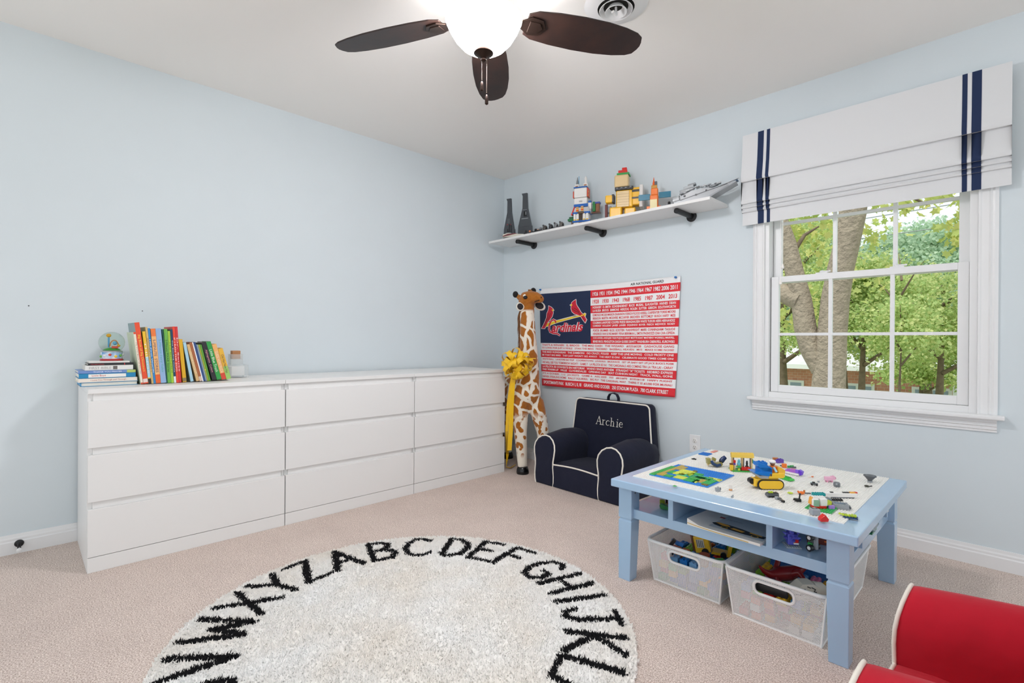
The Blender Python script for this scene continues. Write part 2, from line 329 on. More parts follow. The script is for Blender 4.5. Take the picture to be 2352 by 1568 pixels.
# ------------------------------------------------------------------ rug
RX, RY, RR = 1.775, -2.122, .774
LET = {'A':[[(0,0),(.5,1),(1,0)],[(.2,.38),(.8,.38)]],'B':[[(.1,0),(.1,1),(.6,1),(.85,.85),(.8,.65),(.5,.53),(.15,.53)],[(.5,.53),(.9,.42),(1,.22),(.8,.03),(.1,0)]],
'C':[[(1,.85),(.75,1),(.4,.98),(.1,.75),(0,.45),(.15,.15),(.45,0),(.8,.03),(1,.15)]],'D':[[(.1,0),(.1,1),(.55,.97),(.9,.75),(1,.45),(.8,.15),(.45,.0),(.1,0)]],
'E':[[(.95,1),(.1,1),(.1,0),(1,0)],[(.1,.53),(.75,.53)]],'F':[[(.1,0),(.1,1),(.95,1)],[(.1,.55),(.75,.55)]],
'G':[[(.95,.85),(.7,1),(.35,.95),(.05,.65),(.05,.3),(.3,.03),(.7,0),(.95,.2),(.95,.45),(.6,.45)]],'H':[[(.1,0),(.1,1)],[(.9,0),(.9,1)],[(.1,.5),(.9,.5)]],
'I':[[(.5,0),(.5,1)]],'J':[[(.25,1),(.95,1)],[(.65,1),(.65,.25),(.45,.02),(.2,.05),(.05,.25)]],'K':[[(.1,0),(.1,1)],[(.9,1),(.15,.48),(1,0)]],'L':[[(.15,1),(.15,0),(.9,0)]],
'M':[[(0,0),(.12,1),(.5,.4),(.88,1),(1,0)]],'N':[[(.1,0),(.1,1),(.9,0),(.9,1)]],'O':[[(.5,1),(.15,.85),(0,.5),(.15,.15),(.5,0),(.85,.15),(1,.5),(.85,.85),(.5,1)]],
'P':[[(.1,0),(.1,1),(.65,1),(.9,.8),(.85,.55),(.6,.45),(.1,.45)]],'Q':[[(.5,1),(.15,.85),(0,.5),(.15,.15),(.5,0),(.85,.15),(1,.5),(.85,.85),(.5,1)],[(.6,.3),(1,-.05)]],
'R':[[(.1,0),(.1,1),(.65,1),(.9,.8),(.85,.58),(.6,.48),(.1,.48)],[(.5,.48),(.95,0)]],'S':[[(.9,.85),(.6,1),(.25,.95),(.1,.72),(.4,.53),(.8,.4),(.9,.2),(.6,0),(.25,.02),(.05,.17)]],
'T':[[(0,1),(1,1)],[(.5,1),(.5,0)]],'U':[[(.1,1),(.1,.3),(.3,.02),(.65,.02),(.9,.3),(.9,1)]],'V':[[(0,1),(.5,0),(1,1)]],'W':[[(0,1),(.22,0),(.5,.62),(.78,0),(1,1)]],
'X':[[(0,0),(1,1)],[(0,1),(1,0)]],'Y':[[(0,1),(.5,.5),(1,1)],[(.5,.5),(.5,0)]],'Z':[[(.05,1),(.95,1),(.05,0),(1,0)]]}
ANG = dict(A=175,B=159,C=144,D=127.5,E=114,F=101,G=85.5,H=72,I=60.5,J=49,K=35,L=21.5,M=8,N=-6,O=-20,P=-34,Q=-47,R=-59,S=-71,T=-84,U=-98,V=-113,W=-129.5,X=-145,Y=-158,Z=-170.5)
m_pile = mat('cream_pile','#fbfbf9',.95,spec=.1,noise=(3.2,.06),col2='#f3ece2'); m_ink = mat('black_pile','#1c1c1e',.95,spec=.1)
rug = thing('alphabet_rug','round cream shag rug ringed with black alphabet letters','rug',(RX,RY,0))
O('rug_base', G().lathe([(RR-.004,0),(RR,.003),(RR-.003,.009)],96), m_pile, rug)
N = 60000
rad = RR*np.sqrt(rng.random(N))*.999; th = rng.random(N)*2*np.pi
# wobble of the hand-cut edge
px_ = rad*np.cos(th); py_ = rad*np.sin(th)
own = np.full(N,-1); segs = []
for li,(ch,a) in enumerate(ANG.items()):
    ar = R(a); er = np.array((math.cos(ar),math.sin(ar))); et = np.array((math.sin(ar),-math.cos(ar))); wd = .115 if ch not in 'I' else .11
    if ch in 'MW': wd = .135
    best = np.full(N,9.)
    for st in LET[ch]:
        Q = [er*(.545+.192*y)+et*(wd*(x-.5)) for x,y in st]
        for p,q in zip(Q[:-1],Q[1:]):
            d = q-p; t = np.clip(((px_-p[0])*d[0]+(py_-p[1])*d[1])/(d@d),0,1)
            hw = .0092+.004*abs(d@er)/np.linalg.norm(d)*(.6 if ch in 'CSO' else 1)
            best = np.minimum(best, np.hypot(px_-p[0]-t*d[0],py_-p[1]-t*d[1])/hw)
    own[best < 1+.12*rng.standard_normal(N)] = li
def tufts(idx, hs):
    n = len(idx); x = px_[idx]; y = py_[idx]; a = rng.random(n)*6.283; wv = .0034+.0022*rng.random(n); h = hs*(.75+.5*rng.random(n))
    lx = .006*rng.standard_normal(n); ly = .006*rng.standard_normal(n); V = np.zeros((n,4,3))
    for k in range(3): V[:,k,0] = x+wv*np.cos(a+k*2.094); V[:,k,1] = y+wv*np.sin(a+k*2.094); V[:,k,2] = .006
    V[:,3,0] = x+lx; V[:,3,1] = y+ly; V[:,3,2] = .006+h
    b = np.arange(n)[:,None]*4; Fq = np.concatenate([b+[0,1,3],b+[1,2,3],b+[2,0,3]],0)
    return V.reshape(-1,3), Fq
V, Fq = tufts(np.where(own < 0)[0],.011); link('pile', npmesh('pile',V,Fq,m_pile), rug, kind='stuff')
for li,ch in enumerate(ANG):
    idx = np.where(own == li)[0]
    for _ in range(2): idx = np.concatenate([idx,idx]) if _ == 0 else idx
    V, Fq = tufts(idx,.0125)
    ar = R(ANG[ch]); er = Vector((math.cos(ar),math.sin(ar),0)); et = Vector((math.sin(ar),-math.cos(ar),0)); wd = .135 if ch in 'MW' else .115
    g = G()
    for st in LET[ch]:
        Q = [er*(.545+.192*y)+et*(wd*(x-.5)) for x,y in st]
        for p,q in zip(Q[:-1],Q[1:]):
            t = (q-p).normalized(); s_ = Vector((-t.y,t.x,0))*.009
            g.prism([(p+s_-t*.004).xy,(p-s_-t*.004).xy,(q-s_+t*.004).xy,(q+s_+t*.004).xy][::-1],.0085,.0125)
    V2 = np.array(g.v); F2 = []
    for q in g.f: F2 += [(q[0],q[i],q[i+1]) for i in range(1,len(q)-1)]
    F2 = np.array(F2)+len(V)
    o = link('letter', npmesh('letter',np.concatenate([V,V2]),np.concatenate([Fq,F2]),m_ink), rug); o['label'] = 'black tufted letter '+ch

# ------------------------------------------------------------------ kids' armchairs
def armchair(name, label, loc, rotz, m_fab, m_pipe):
    t = thing(name,label,'armchair',loc,rotz)
    def arm(s):
        hwz = [(.0,.080),(.03,.086),(.07,.087),(.13,.081),(.17,.082),(.21,.090),(.25,.094)]
        def ring(y, inset, dz):
            right = [(hw-inset, max(z,inset*.6)+dz*(z/.3)) for z,hw in hwz]
            top = [((.094-inset)*math.cos(R(a)), .25+(.088-inset)*math.sin(R(a))+dz) for a in (22,45,68,90,112,135,158)]
            pts = right+top+[(-x,z) for x,z in right[::-1]]
            bw = max(0,1-(y+.24)/.14); return [(s*.277+x, y+bw*(1.1*max(0,z-.20)**2+.12*max(0,.15-z)**2), z) for x,z in pts]
        rings = [ring(-.240,.022,0),ring(-.239,.008,0),ring(-.232,.0,0),ring(-.215,-.003,.001),ring(-.12,-.002,.013),ring(0,-.002,.026),ring(.10,-.002,.020),ring(.19,.0,.0),ring(.2,.012,0)]
        o = O('arm', G().loft(rings), m_fab, t, smooth=60)
        pr = ring(-.234,-.002,0); O('piping', G().tube(pr,.0052,8), m_pipe, o, smooth=60)
        return o
    arm(-1); arm(1)
    def rrect(w0,w1,z0,z1,r,inset,n=6):
        pts = [(w0-inset,z0)]
        pts += [(w0-.02-inset,.16),(w0-.004-inset,.26)]
        for i in range(n+1):
            a = math.pi/2*i/n; pts.append((w1-inset-r+r*math.cos(a), z1-inset-r+r*math.sin(a)))
        return pts+[(-x,z) for x,z in pts[::-1]]
    def bring(y0, inset, lean): return [(x, y0+lean*(z/.57)-.010*math.exp(-((z-.36)/.12)**2)*(1-min(1,(abs(x)/.34))**3)*(1 if inset < .02 and y0 < .16 else 0), z) for x,z in rrect(.345,.312,.0,.572,.035,inset)]
    back = O('backrest', G().loft([bring(.128,.018,.03),bring(.124,.006,.03),bring(.130,.0,.03),bring(.17,-.004,.025),bring(.215,-.003,.015),bring(.236,.004,.005),bring(.243,.022,.003)]), m_fab, t, smooth=60)
    O('piping', G().tube(bring(.128,-.002,.03)[1:-1],.0052,8), m_pipe, back, smooth=60)
    rings = []
    for y,i,dz in ((-.236,.015,-.012),(-.234,.004,-.002),(-.226,0,.004),(-.15,0,.010),(0,0,.006),(.16,0,-.004)):
        n = 12; top = [(.20-.4*k/n, .150+dz+.010*math.cos(math.pi*(k/n-.5))-i*.5) for k in range(n+1)]
        rings.append([(-.20,y,.004),(.20,y,.004)]+[(x,y,z) for x,z in top])
    seat = O('seat', G().loft(rings), m_fab, t, smooth=50)
    O('piping', G().tube([(-.19+.38*k/12,-.233,.152+.010*math.cos(math.pi*(k/12-.5))) for k in range(13)],.0052,8), m_pipe, seat, smooth=60)
    hp = [(-.045,.19,.565),(-.043,.19,.600),(-.030,.19,.622),(0,.19,.632),(.030,.19,.622),(.043,.19,.600),(.045,.19,.565)]
    O('carry_handle', G().strip(hp,(0,.014,0),.0025), m_fab, t)
    return t
m_navy = mat('navy_canvas','#0c122c',.92,sheen=.05,bump=(14,.35,.012),noise=(8,.12)); m_red = mat('red_canvas','#c20024',.9,sheen=.08,bump=(14,.3,.012),noise=(8,.1))
m_pipe = mat('cream_piping','#efe9dd',.8)
navy = armchair('kids_armchair','navy blue kids armchair with cream piping and an embroidered name',(1.22,-.262,0),R(-1.5),m_navy,m_pipe)
redc = armchair('kids_armchair','red kids armchair with cream piping beside the blue table',(3.270,-1.632,0),R(-92),m_red,m_pipe); redc.scale = (.9,1,1)
# embroidered name, serif strokes
SER = {'A':([[(0,0),(.5,1)],],[[(.5,1),(1,0)]],[[(.2,.36),(.8,.36)],[(-.12,0),(.2,0)],[(.75,0),(1.15,0)]],1),
'r':([],[[(.25,0),(.25,.62)]],[[(.25,.45),(.5,.62),(.75,.6)],[(0,0),(.55,0)],[(.02,.62),(.25,.62)]],.62),
'c':([],[[(.35,.6),(.1,.45),(.05,.28),(.18,.08)]],[[(.18,.08),(.5,0),(.85,.12)],[(.35,.6),(.6,.64),(.8,.52)]],.75),
'h':([],[[(.2,0),(.2,1)],[(.8,0),(.8,.45)]],[[(.2,.45),(.45,.62),(.7,.6),(.8,.45)],[(0,0),(.42,0)],[(.58,0),(1.02,0)],[(0,1),(.2,1)]],.85),
'i':([],[[(.3,0),(.3,.62)],[(.3,.86),(.3,.93)]],[[(.05,0),(.55,0)],[(.08,.62),(.3,.62)]],.42),
'e':([],[[(.4,.62),(.12,.48),(.05,.28),(.18,.08)]],[[(.18,.08),(.5,0),(.85,.12)],[(.4,.62),(.68,.58),(.82,.36),(.07,.33)]],.75)}
g = G(); x = 0; sz = .056; wsum = sum({'A':.86,'r':.62,'c':.68,'h':.86,'i':.44,'e':.68}[c] for c in 'Archie')
for ch in 'Archie':
    thin, thick, fine, _ = SER[ch]; adv = {'A':.86,'r':.62,'c':.68,'h':.86,'i':.44,'e':.68}[ch]; sx = {'A':.72}.get(ch,.62)
    for grp,wd in ((thin,.0026),(thick,.0050),(fine,.0026)):
        for st in grp:
            for p,q in zip(st[:-1],st[1:]):
                a = Vector(((x+p[0]*sx)*sz,p[1]*sz)); b = Vector(((x+q[0]*sx)*sz,q[1]*sz)); d = (b-a).normalized(); s_ = Vector((-d.y,d.x))*wd*.5; e_ = d*wd*.3
                g.prism([a-e_-s_,b+e_-s_,b+e_+s_,a-e_+s_],0,.0016)
    x += adv
fab = navy.children[2]
def toback(v): 
    X = v[0]-wsum*sz/2+.012; Z = v[1]+.405; return (X, .1215+.03*(Z/.57)-.010*math.exp(-((Z-.36)/.12)**2)*(1-(abs(X)/.34)**3)-.0045-v[2], Z)
g.v = [toback(v) for v in g.v]
nm = O('embroidered_name', g, mat('silver_thread','#d8d4cc',.6), [c for c in navy.children if c.name.startswith('backrest')][0])
# ------------------------------------------------------------------ blue play table
m_blue = mat('blue_table_paint','#a3c2de',.26,coat=.5,noise=(5,.03))
TX, TY = 2.502, -.889
tb = thing('play_table','light blue play table topped with white studded baseplates','table',(TX,TY,0))
X0, X1, Y0, Y1, ZT = 2.065-TX, 2.938-TX, -1.330-TY, -.447-TY, .425
O('tabletop', G().box(X0,X1,Y0,Y1,.393,ZT), m_blue, tb, bevel=.004, seg=3)
def leg(cx, cy):
    def sq(h, z, ix=0, iy=0): return [(cx-h+(ix if cx > 0 else 0),cy-h+(iy if cy > 0 else 0),z),(cx+h-(ix if cx < 0 else 0),cy-h+(iy if cy > 0 else 0),z),(cx+h-(ix if cx < 0 else 0),cy+h-(iy if cy < 0 else 0),z),(cx-h+(ix if cx > 0 else 0),cy+h-(iy if cy < 0 else 0),z)]
    g = G().loft([sq(.031,.259),sq(.031,.393)]).loft([sq(.030,0,.006,.006),sq(.031,.247),sq(.027,.254),sq(.027,.259),])
    O('leg', g, m_blue, tb, bevel=.0015)
for cx in (2.110-TX,2.877-TX):
    for cy in (-1.259-TY,-.489-TY): leg(cx,cy)
O('lower_shelf', G().box(2.10-TX,2.885-TX,-1.272-TY,-.475-TY,.262,.300), m_blue, tb, bevel=.002)
for x in (2.311,2.674): O('divider', G().box(x-.010-TX,x+.010-TX,-1.280-TY,-1.0-TY,.2995,.3935), m_blue, tb)
for y in (-1.043,-.607): O('divider', G().box(2.70-TX,2.896-TX,y-.009-TY,y+.009-TY,.2995,.3935), m_blue, tb)
O('back_panel', G().box(2.215-TX,2.70-TX,-1.0-TY,-.985-TY,.2995,.3935), m_blue, tb)
O('back_panel', G().box(2.685-TX,2.70-TX,-.985-TY,-.49-TY,.2995,.3935), m_blue, tb)
O('screw', G().cyl((2.1405-TX,-1.262-TY,.366),(2.142-TX,-1.262-TY,.366),.004,n=10), mat('screw_steel','#8b8f94',.4,1), tb)

# studded plates and bricks -------------------------------------------------
U = .008; _bm = {}
def studmesh(nx, ny, h, studs=True, pitch=U, sides=8):
    key = (nx,ny,round(h,5),studs,pitch)
    if key in _bm: return _bm[key]
    W_, D_ = nx*pitch/2, ny*pitch/2; sr = pitch*.3; sh = pitch*.21
    V = [(x,y,z) for z in (0,h) for y in (-D_,D_) for x in (-W_,W_)]
    Fc = [(0,2,3,1),(4,5,7,6),(0,1,5,4),(2,6,7,3),(0,4,6,2),(1,3,7,5)]; sm = [False]*6
    if studs:
        cs = [(math.cos(2*math.pi*i/sides)*sr, math.sin(2*math.pi*i/sides)*sr) for i in range(sides)]
        for i in range(nx):
            for j in range(ny):
                cx, cy = -W_+(i+.5)*pitch, -D_+(j+.5)*pitch; b = len(V)
                V += [(cx+a,cy+c,h) for a,c in cs]+[(cx+a,cy+c,h+sh) for a,c in cs]
                Fc += [(b+k,b+(k+1)%sides,b+(k+1)%sides+sides,b+k+sides) for k in range(sides)]; Fc.append(tuple(range(b+sides,b+2*sides)))
    me = bpy.data.meshes.new('studded'); me.from_pydata(V,[],Fc); me.materials.append(None); me.update(); _bm[key] = me; return me
def put(name, me, m, parent=None, loc=None, rot=None, **kw):
    o = link(name, me, parent, loc, rot, **kw); o.material_slots[0].link = 'OBJECT'; o.material_slots[0].material = m; return o
m_base = mat('white_baseplate','#f3f1ec',.35)
bm_ = studmesh(32,32,.0030)
for i in range(3):
    for j in range(3): put('baseplate', bm_, m_base, tb, (2.1135+.256*(i+.5)-TX,-1.243+.256*(j+.5)-TY+.006,ZT))
ZP = ZT+.0030+.0017
def on(px, py, z=None): return at(px,py,'z',ZP if z is None else z)

mm = .001
def toy(name, label, cat, pos, rotz, parts, group=None, rot=None, scale=1):
    """parts: (part name, colour, shape, args) in millimetres, local x to the right of the photo when rotz = 45"""
    t = thing(name,label,cat,pos,R(rotz),group,rot)
    if scale != 1: t.scale = (scale,)*3
    for pn,colr,shp,*a in parts:
        m = colr if not isinstance(colr,str) else P(colr)
        if shp in 'bBt':                       # brick b: 8 mm, B: 16 mm, t: tile without studs; nx ny h at x y z (base centre), rotation
            nx,ny,h,x,y,z = a[:6]; rz = a[6] if len(a) > 6 else (0,0,0)
            put(pn, studmesh(nx,ny,h*mm,shp != 't',U*(2 if shp == 'B' else 1)), m, t, (x*mm,y*mm,z*mm), tuple(R(q) for q in rz))
        elif shp == 'x':                       # plain bevelled box: size, centre, rot
            d,c = a[:2]; rz = a[2] if len(a) > 2 else (0,0,0)
            O(pn, G().cbox((0,0,0),[q*mm for q in d]), m, t, [q*mm for q in c], tuple(R(q) for q in rz), bevel=min(d)*mm*.12)
        elif shp == 'c':
            p0,p1,r = a[:3]; O(pn, G().cyl([q*mm for q in p0],[q*mm for q in p1],r*mm,(a[3] if len(a) > 3 else r)*mm,14), m, t, smooth=40)
        elif shp == 'e':
            c,d = a; O(pn, G().ell([q*mm for q in c],[q*mm for q in d],14,9), m, t, smooth=80)
        elif shp == 'p':                       # side outline in x z, extruded along y
            pts,y0,y1 = a; O(pn, G().prism([(q*mm,s*mm) for q,s in pts],-y1*mm,-y0*mm,Matrix(((1,0,0,0),(0,0,-1,0),(0,1,0,0),(0,0,0,1)))), m, t, bevel=.0006)
        elif shp == 'l':
            pr,c = a; O(pn, G().lathe([(q*mm,s*mm) for q,s in pr],18,[q*mm for q in c],True), m, t, smooth=40)
        elif shp == 'u':
            pts,r = a; O(pn, G().tube([[q*mm for q in p] for p in pts],[q*mm for q in r] if isinstance(r,(list,tuple)) else r*mm,10), m, t, smooth=60)
    return t
YEL,BLU,RED,GRN,LIM,ORG,PUR,WHT,BLK,LG,DG,TAN,TEA,PNK,BRN,OLV,NVY,AQU,DR,CRL = '#f6c534','#0f74c8','#d8261c','#2e9b4a','#c3d23a','#ef7a2a','#6a48b0','#f2f0ec','#1d1d1f','#9ea3a8','#5d6166','#dcc08e','#119a9e','#efb6cf','#6e4024','#a59a55','#1b3f6e','#8cd3dc','#7c1f24','#f08a74'

# terrain plate
tp = toy('terrain_plate','blue studded plate built over with green, yellow and tan plates','toy plate',(2.287,-1.052,ZP),0,[('base','#2f8be0','b',32,32,3.2,0,0,0)])
def ov(colr,x,y,nx,ny,lv=0): put('plate', studmesh(nx,ny,.0032), P(colr), tp, ((x+nx/2-16)*U,(y+ny/2-16)*U,.0032+.0032*lv))
for a in (('#46b864',0,0,3,24),('#cdb566',3,8,2,22),('#cdb566',5,20,3,8),('#46b864',5,10,3,5),('#cdb45a',3,2,4,5),('#46b864',7,2,4,4),('#e6ea62',8,10,6,6),('#e6ea62',8,17,8,5),('#56c792',11,8,5,5),('#e0e460',12,3,6,5),(LIM,15,12,2,6),
          ('#46b864',16,16,5,4),('#46b864',18,2,6,8),('#38a868',17,10,8,4),('#5cc882',20,10,8,6),('#cdb45a',24,4,3,7),('#46b864',27,3,4,10),('#e6ea62',25,15,7,2),('#2f6f4a',22,5,3,2),(BLK,24,12,3,1),('#e6ea62',23,2,2,3),('#8a7a3a',28,1,3,2),('#e0e460',30,13,2,3)): ov(*a)
ov(LIM,15,13,1,5,1); ov('#8f8450',14,21,2,2,1); ov('#e6ea62',9,12,3,3,1); ov('#56b85a',20,6,3,3,1)

toy('toy_plate','small bright blue studded plate near the table corner','toy plate',(2.147,-.615,ZP),0,[('plate','#1279d2','b',6,7,3.2,0,0,0)])
toy('toy_plate','narrow coral flat plate near the table corner','toy plate',(2.153,-.523,ZP),0,[('plate',CRL,'t',2,7,3,0,0,0)])
p = on(1594,1055); toy('toy_bit','tiny black toy piece beside the blue plate','toy piece',p,20,[('bar',BLK,'x',(22,5,5),(0,0,2.6)),('pin',BLK,'x',(8,9,4),(0,0,5))])
# lying pilot figure
toy('toy_figure','olive and navy toy figure lying on its back on the table','toy figure',on(1637,1071),45,[
 ('body',OLV,'p',[(-8,14),(0,4),(16,0),(34,3),(42,12),(36,22),(20,18),(8,20)],-13,13),('arm',NVY,'u',[(30,-15,12),(12,-18,8),(-6,-17,18),(-12,-15,30)],[6,7,7,6]),
 ('legs',OLV,'x',(17,24,26),(-20,0,26),(0,-8,0)),('foot',TAN,'x',(9,12,6),(-23,-4,10)),('lap_brick',OLV,'x',(16,14,14),(8,8,32),(0,25,0)),('head','#2a2f3a','e',(40,0,26),(11,11,12)),('helmet','#14305e','u',[(40,0,26),(48,0,36),(58,0,44)],[12,11,9]),('trim',DR,'x',(9,9,8),(12,10,26))])
# market stall
st = [('base','#4bb152','b',13,8,3.2,0,0,0),('roof','#f3cf5e','b',12,2,10,2,18,64),('wall_pillar',TAN,'x',(8,8,62),(-40,18,34)),('wall_pillar',TAN,'x',(9,8,62),(2,18,34)),('wall_pillar',TAN,'x',(8,8,62),(42,18,34)),
 ('roof_front','#f3cf5e','t',12,2,14,2,16,54),('trim',DG,'x',(3,6,58),(-34,17,32)),('trim',DG,'x',(3,6,58),(9,17,32)),('trim',DG,'x',(3,6,58),(36,17,32)),('red_block',RED,'x',(9,9,12),(-34,4,38)),('violet_block',PUR,'x',(8,8,10),(-34,4,27)),('post',TAN,'x',(6,6,22),(-38,-12,14)),
 ('aqua_figure','#62b9c9','l',[(8,0),(8,10),(5,14),(6,20),(3,27)],(-15,6,20)),('pumpkin',ORG,'x',(10,7,5),(-22,-2,20),(0,30,0)),('plant',GRN,'l',[(2,0),(2,12),(12,14),(10,18),(2,20)],(-22,-14,4)),('pot',LIM,'x',(9,9,10),(-22,-20,9)),
 ('red_bricks',RED,'b',5,3,9.6,8,-10,6),('black_figure',BLK,'l',[(7,0),(8,10),(4,14),(5,22),(3,34)],(20,8,8)),('yellow_step',YEL,'x',(14,14,24),(-52,-14,14)),('brown_cap',BRN,'x',(12,10,7),(-52,-8,29)),('leaf',GRN,'x',(3,3,16),(46,12,40))]
toy('market_stall','toy brick market stall with a pale yellow roof on a green plate','toy building',on(1706,1080),38,st)
# bulldozer
trk = [(-40+20*math.cos(R(a)),20+20*math.sin(R(a))) for a in range(90,271,15)]+[(40+20*math.cos(R(a)),20+20*math.sin(R(a))) for a in range(-90,91,15)]
trk = [(x*.92+12,z) for x,z in trk]; inn = [((x-12)*.90+12,20+(z-20)*.84) for x,z in trk]
bd = [('track',BLK,'p',trk,-26,-10),('track_hub',YEL,'p',inn,-29,-26),('track',BLK,'p',trk,14,30),('chassis',YEL,'x',(84,34,34),(8,2,34)),('nose',YEL,'x',(30,42,32),(-38,0,26)),('tow_wheel',BLK,'c',(-58,-10,30),(-58,12,30),12),
 ('deck',YEL,'x',(62,56,20),(34,0,58)),('hopper_floor',LG,'p',[(-52,60),(-30,46),(2,46),(2,56),(-52,66)],-28,28),('hopper',BLU,'p',[(-62,72),(-34,56),(16,56),(16,72)],-28,28),('blue_brick',BLU,'B',3,3,19,-6,0,72,),('blue_brick',BLU,'B',2,2,19,-14,0,91),('blue_slope',BLU,'p',[(18,72),(18,84),(-10,104),(-40,110),(-40,96),(-20,78)],-24,24),
 ('driver_body',ORG,'x',(22,24,26),(36,4,80)),('driver_arm','#a7d3e6','u',[(30,-12,90),(34,-18,80),(38,-20,72)],5),('driver_head','#8a5a3c','e',(32,2,103),(10,10,11)),('helmet',WHT,'e',(31,2,111),(14,14,8)),('seat_back','#f0bb3c','p',[(46,66),(74,66),(74,80),(56,92),(46,92)],-20,20),('rear_bumper','#f6cf54','x',(26,50,18),(58,0,60))]
toy('bulldozer_toy','yellow and blue toy bulldozer with black tracks and a helmeted driver','toy vehicle',on(1757,1120),45,bd,scale=.93)
# loose things behind and right of the bulldozer
toy('toy_brick','brown-orange toy brick beside a violet one','toy brick',on(1781,1058),30,[('brick','#c27a44','x',(24,17,16),(0,0,8))])
toy('toy_brick','violet toy brick beside a brown-orange one','toy brick',on(1790,1062),60,[('brick',PUR,'b',3,2,9.6,0,0,0),('brick',PUR,'b',2,2,3,4,0,9.6)],scale=1.3)
toy('carrot_toy','orange and green toy piece with a grey tip','toy piece',on(1808,1074),25,[('root',ORG,'x',(20,14,18),(-12,0,9)),('leaf',GRN,'x',(10,9,9),(6,0,6)),('stem',DG,'c',(10,0,5),(36,0,5),4),('cap',DG,'x',(6,6,6),(-26,0,8)),('leaf',GRN,'c',(12,0,8),(26,4,8),5)])
toy('fairy_car','purple and pink toy brick model on a white strip','toy model',on(1822,1089),-10,[('strip',WHT,'x',(66,9,8),(-4,-12,6)),('base',DR,'x',(60,8,4),(0,-4,8)),('fin','#b06ad0','p',[(-42,8),(-20,22),(10,22),(20,12),(-10,8)],-10,0),('flower','#d03a9a','x',(18,14,10),(-2,2,18)),('crystal','#6a3ad0','p',[(14,2),(36,4),(40,20),(26,26),(12,16)],-8,10),('crystal','#8a5ae0','x',(14,10,14),(20,-6,18))])
toy('green_raft','bright green toy crocodile-shaped plate with an orange bit','toy piece',on(1806,1101),-25,[('plate','#3fc04a','p',[(-30,2),(-24,9),(10,12),(28,8),(32,3),(20,0),(-20,0)],-12,12),('bump','#35b040','b',5,2,4,-2,0,9),('beak',ORG,'x',(16,8,5),(-26,0,12))])
toy('toy_bit','tiny orange spark piece with a clear rod','toy piece',on(1864,1096),60,[('tip',ORG,'x',(9,5,4),(4,0,3)),('rod','#f4e2d4','c',(0,0,2),(-18,0,2),1.5)])
toy('toy_bit','small round grey stud lying alone','toy piece',on(1880,1107),0,[('stud',LG,'c',(0,0,0),(0,0,5),4)])
toy('toy_bit','pale aqua clear plate beside a black car chassis','toy piece',on(1867,1109),40,[('plate','#c6ecec','x',(16,10,4),(0,0,2))])
toy('toy_car','tiny black toy car chassis on the white plate','toy car',on(1870,1114),15,[('body',DG,'x',(26,12,6),(0,0,6)),('cab',BLK,'x',(10,10,5),(-2,0,11)),('wheel',BLK,'c',(-8,-7,3.4),(-8,7,3.4),3.4),('wheel',BLK,'c',(9,-7,3.4),(9,7,3.4),3.4)])
toy('pig_toy','pale pink toy brick pig','toy animal',on(1905,1106),40,[('body',PNK,'x',(26,16,14),(-3,0,12)),('head',PNK,'x',(14,13,13),(12,0,15)),('snout','#e79ab8','x',(4,8,5),(20,0,14)),('ear',PNK,'x',(5,4,4),(10,-5,23)),('eye',BLK,'x',(2,2.5,2.5),(18.4,-5,17)),('foot','#e79ab8','x',(6,5,6),(-10,-5,3)),('foot','#e79ab8','x',(6,5,6),(6,-5,3)),('foot','#e79ab8','x',(6,5,6),(-10,5,3)),('foot','#e79ab8','x',(6,5,6),(6,5,3))],scale=1.1)
toy('grey_wheel_part','pentagonal grey toy piece','toy piece',on(1922,1117),10,[('disc','#74787d','l',[(10,0),(12,4),(12,14),(8,18)],(0,0,0)),('pin',LG,'x',(6,6,6),(0,-10,12))])
toy('toy_dish','grey toy radar dish on a small foot','toy piece',on(1998,1107),0,[('dish',DG,'l',[(7,0),(9,6),(14,12),(21,20),(22,24),(20,24),(10,17),(2,15)],(0,0,4)),('foot',LG,'l',[(9,0),(9,5),(6,7)],(0,0,0)),('clip',DG,'x',(7,4,6),(-19,0,26)),('clip',DG,'x',(7,4,6),(19,0,26))])
toy('toy_bit','small dark olive turtle-like toy piece','toy piece',on(1991,1118),0,[('shell','#3a382c','e',(0,0,4),(9,7,4)),('tail',BLK,'c',(8,0,4),(17,3,7),2)])
toy('key_beam','long white toy beam with a row of black keys and an orange end','toy piece',on(1929,1142),43,[('beam',WHT,'x',(118,14,17),(0,0,9)),('under',DG,'x',(84,8,3),(6,-4,1.5))]+[('key',BLK,'x',(4,8,3),(-33+6*k if k < 2 else 12+6*(k-2),0,19)) for k in range(6)]+[('tip','#f2b03a','x',(18,11,4),(44,0,19)),('tip',RED,'x',(9,10,5),(56,0,19))])
toy('grille_plate','black ribbed toy grille plate beside the white beam','toy piece',on(1919,1149),43,[('plate',BLK,'x',(46,16,3),(0,0,2))]+[('rib','#2c2c2e','x',(3,15,4),(-20+8*k,0,5)) for k in range(6)])
hs = [('base','#35b05c','b',10,12,3.2,6,0,0,(0,0,-45)),('wall',RED,'x',(44,24,9),(-12,-8,8)),('window','#8fb79c','x',(18,4,22),(-24,-19,22)),('wall',WHT,'x',(24,22,26),(2,-8,24)),('wall',WHT,'x',(20,22,24),(-24,-6,23)),('wall',WHT,'b',5,2,6,-10,-4,35),('roof',TEA,'b',5,2,9.6,2,14,38),('shed','#6f7a80','x',(30,24,28),(26,12,18)),('shed_stripe',BRN,'x',(30.6,24.6,4),(26,12,12)),
 ('shed_stripe','#b9a36a','x',(30.6,24.6,3),(26,12,20)),('lime_block',LIM,'b',2,2,14,20,-10,14),('lilac_block','#a884d6','x',(18,10,12),(26,-20,10)),('awning','#f0a94a','p',[(-38,14),(-34,36),(-28,40),(-28,30),(-32,14)],-8,8)]
toy('toy_house','small toy brick house with teal roof bricks on a green plate','toy building',on(1884,1166),45,hs)
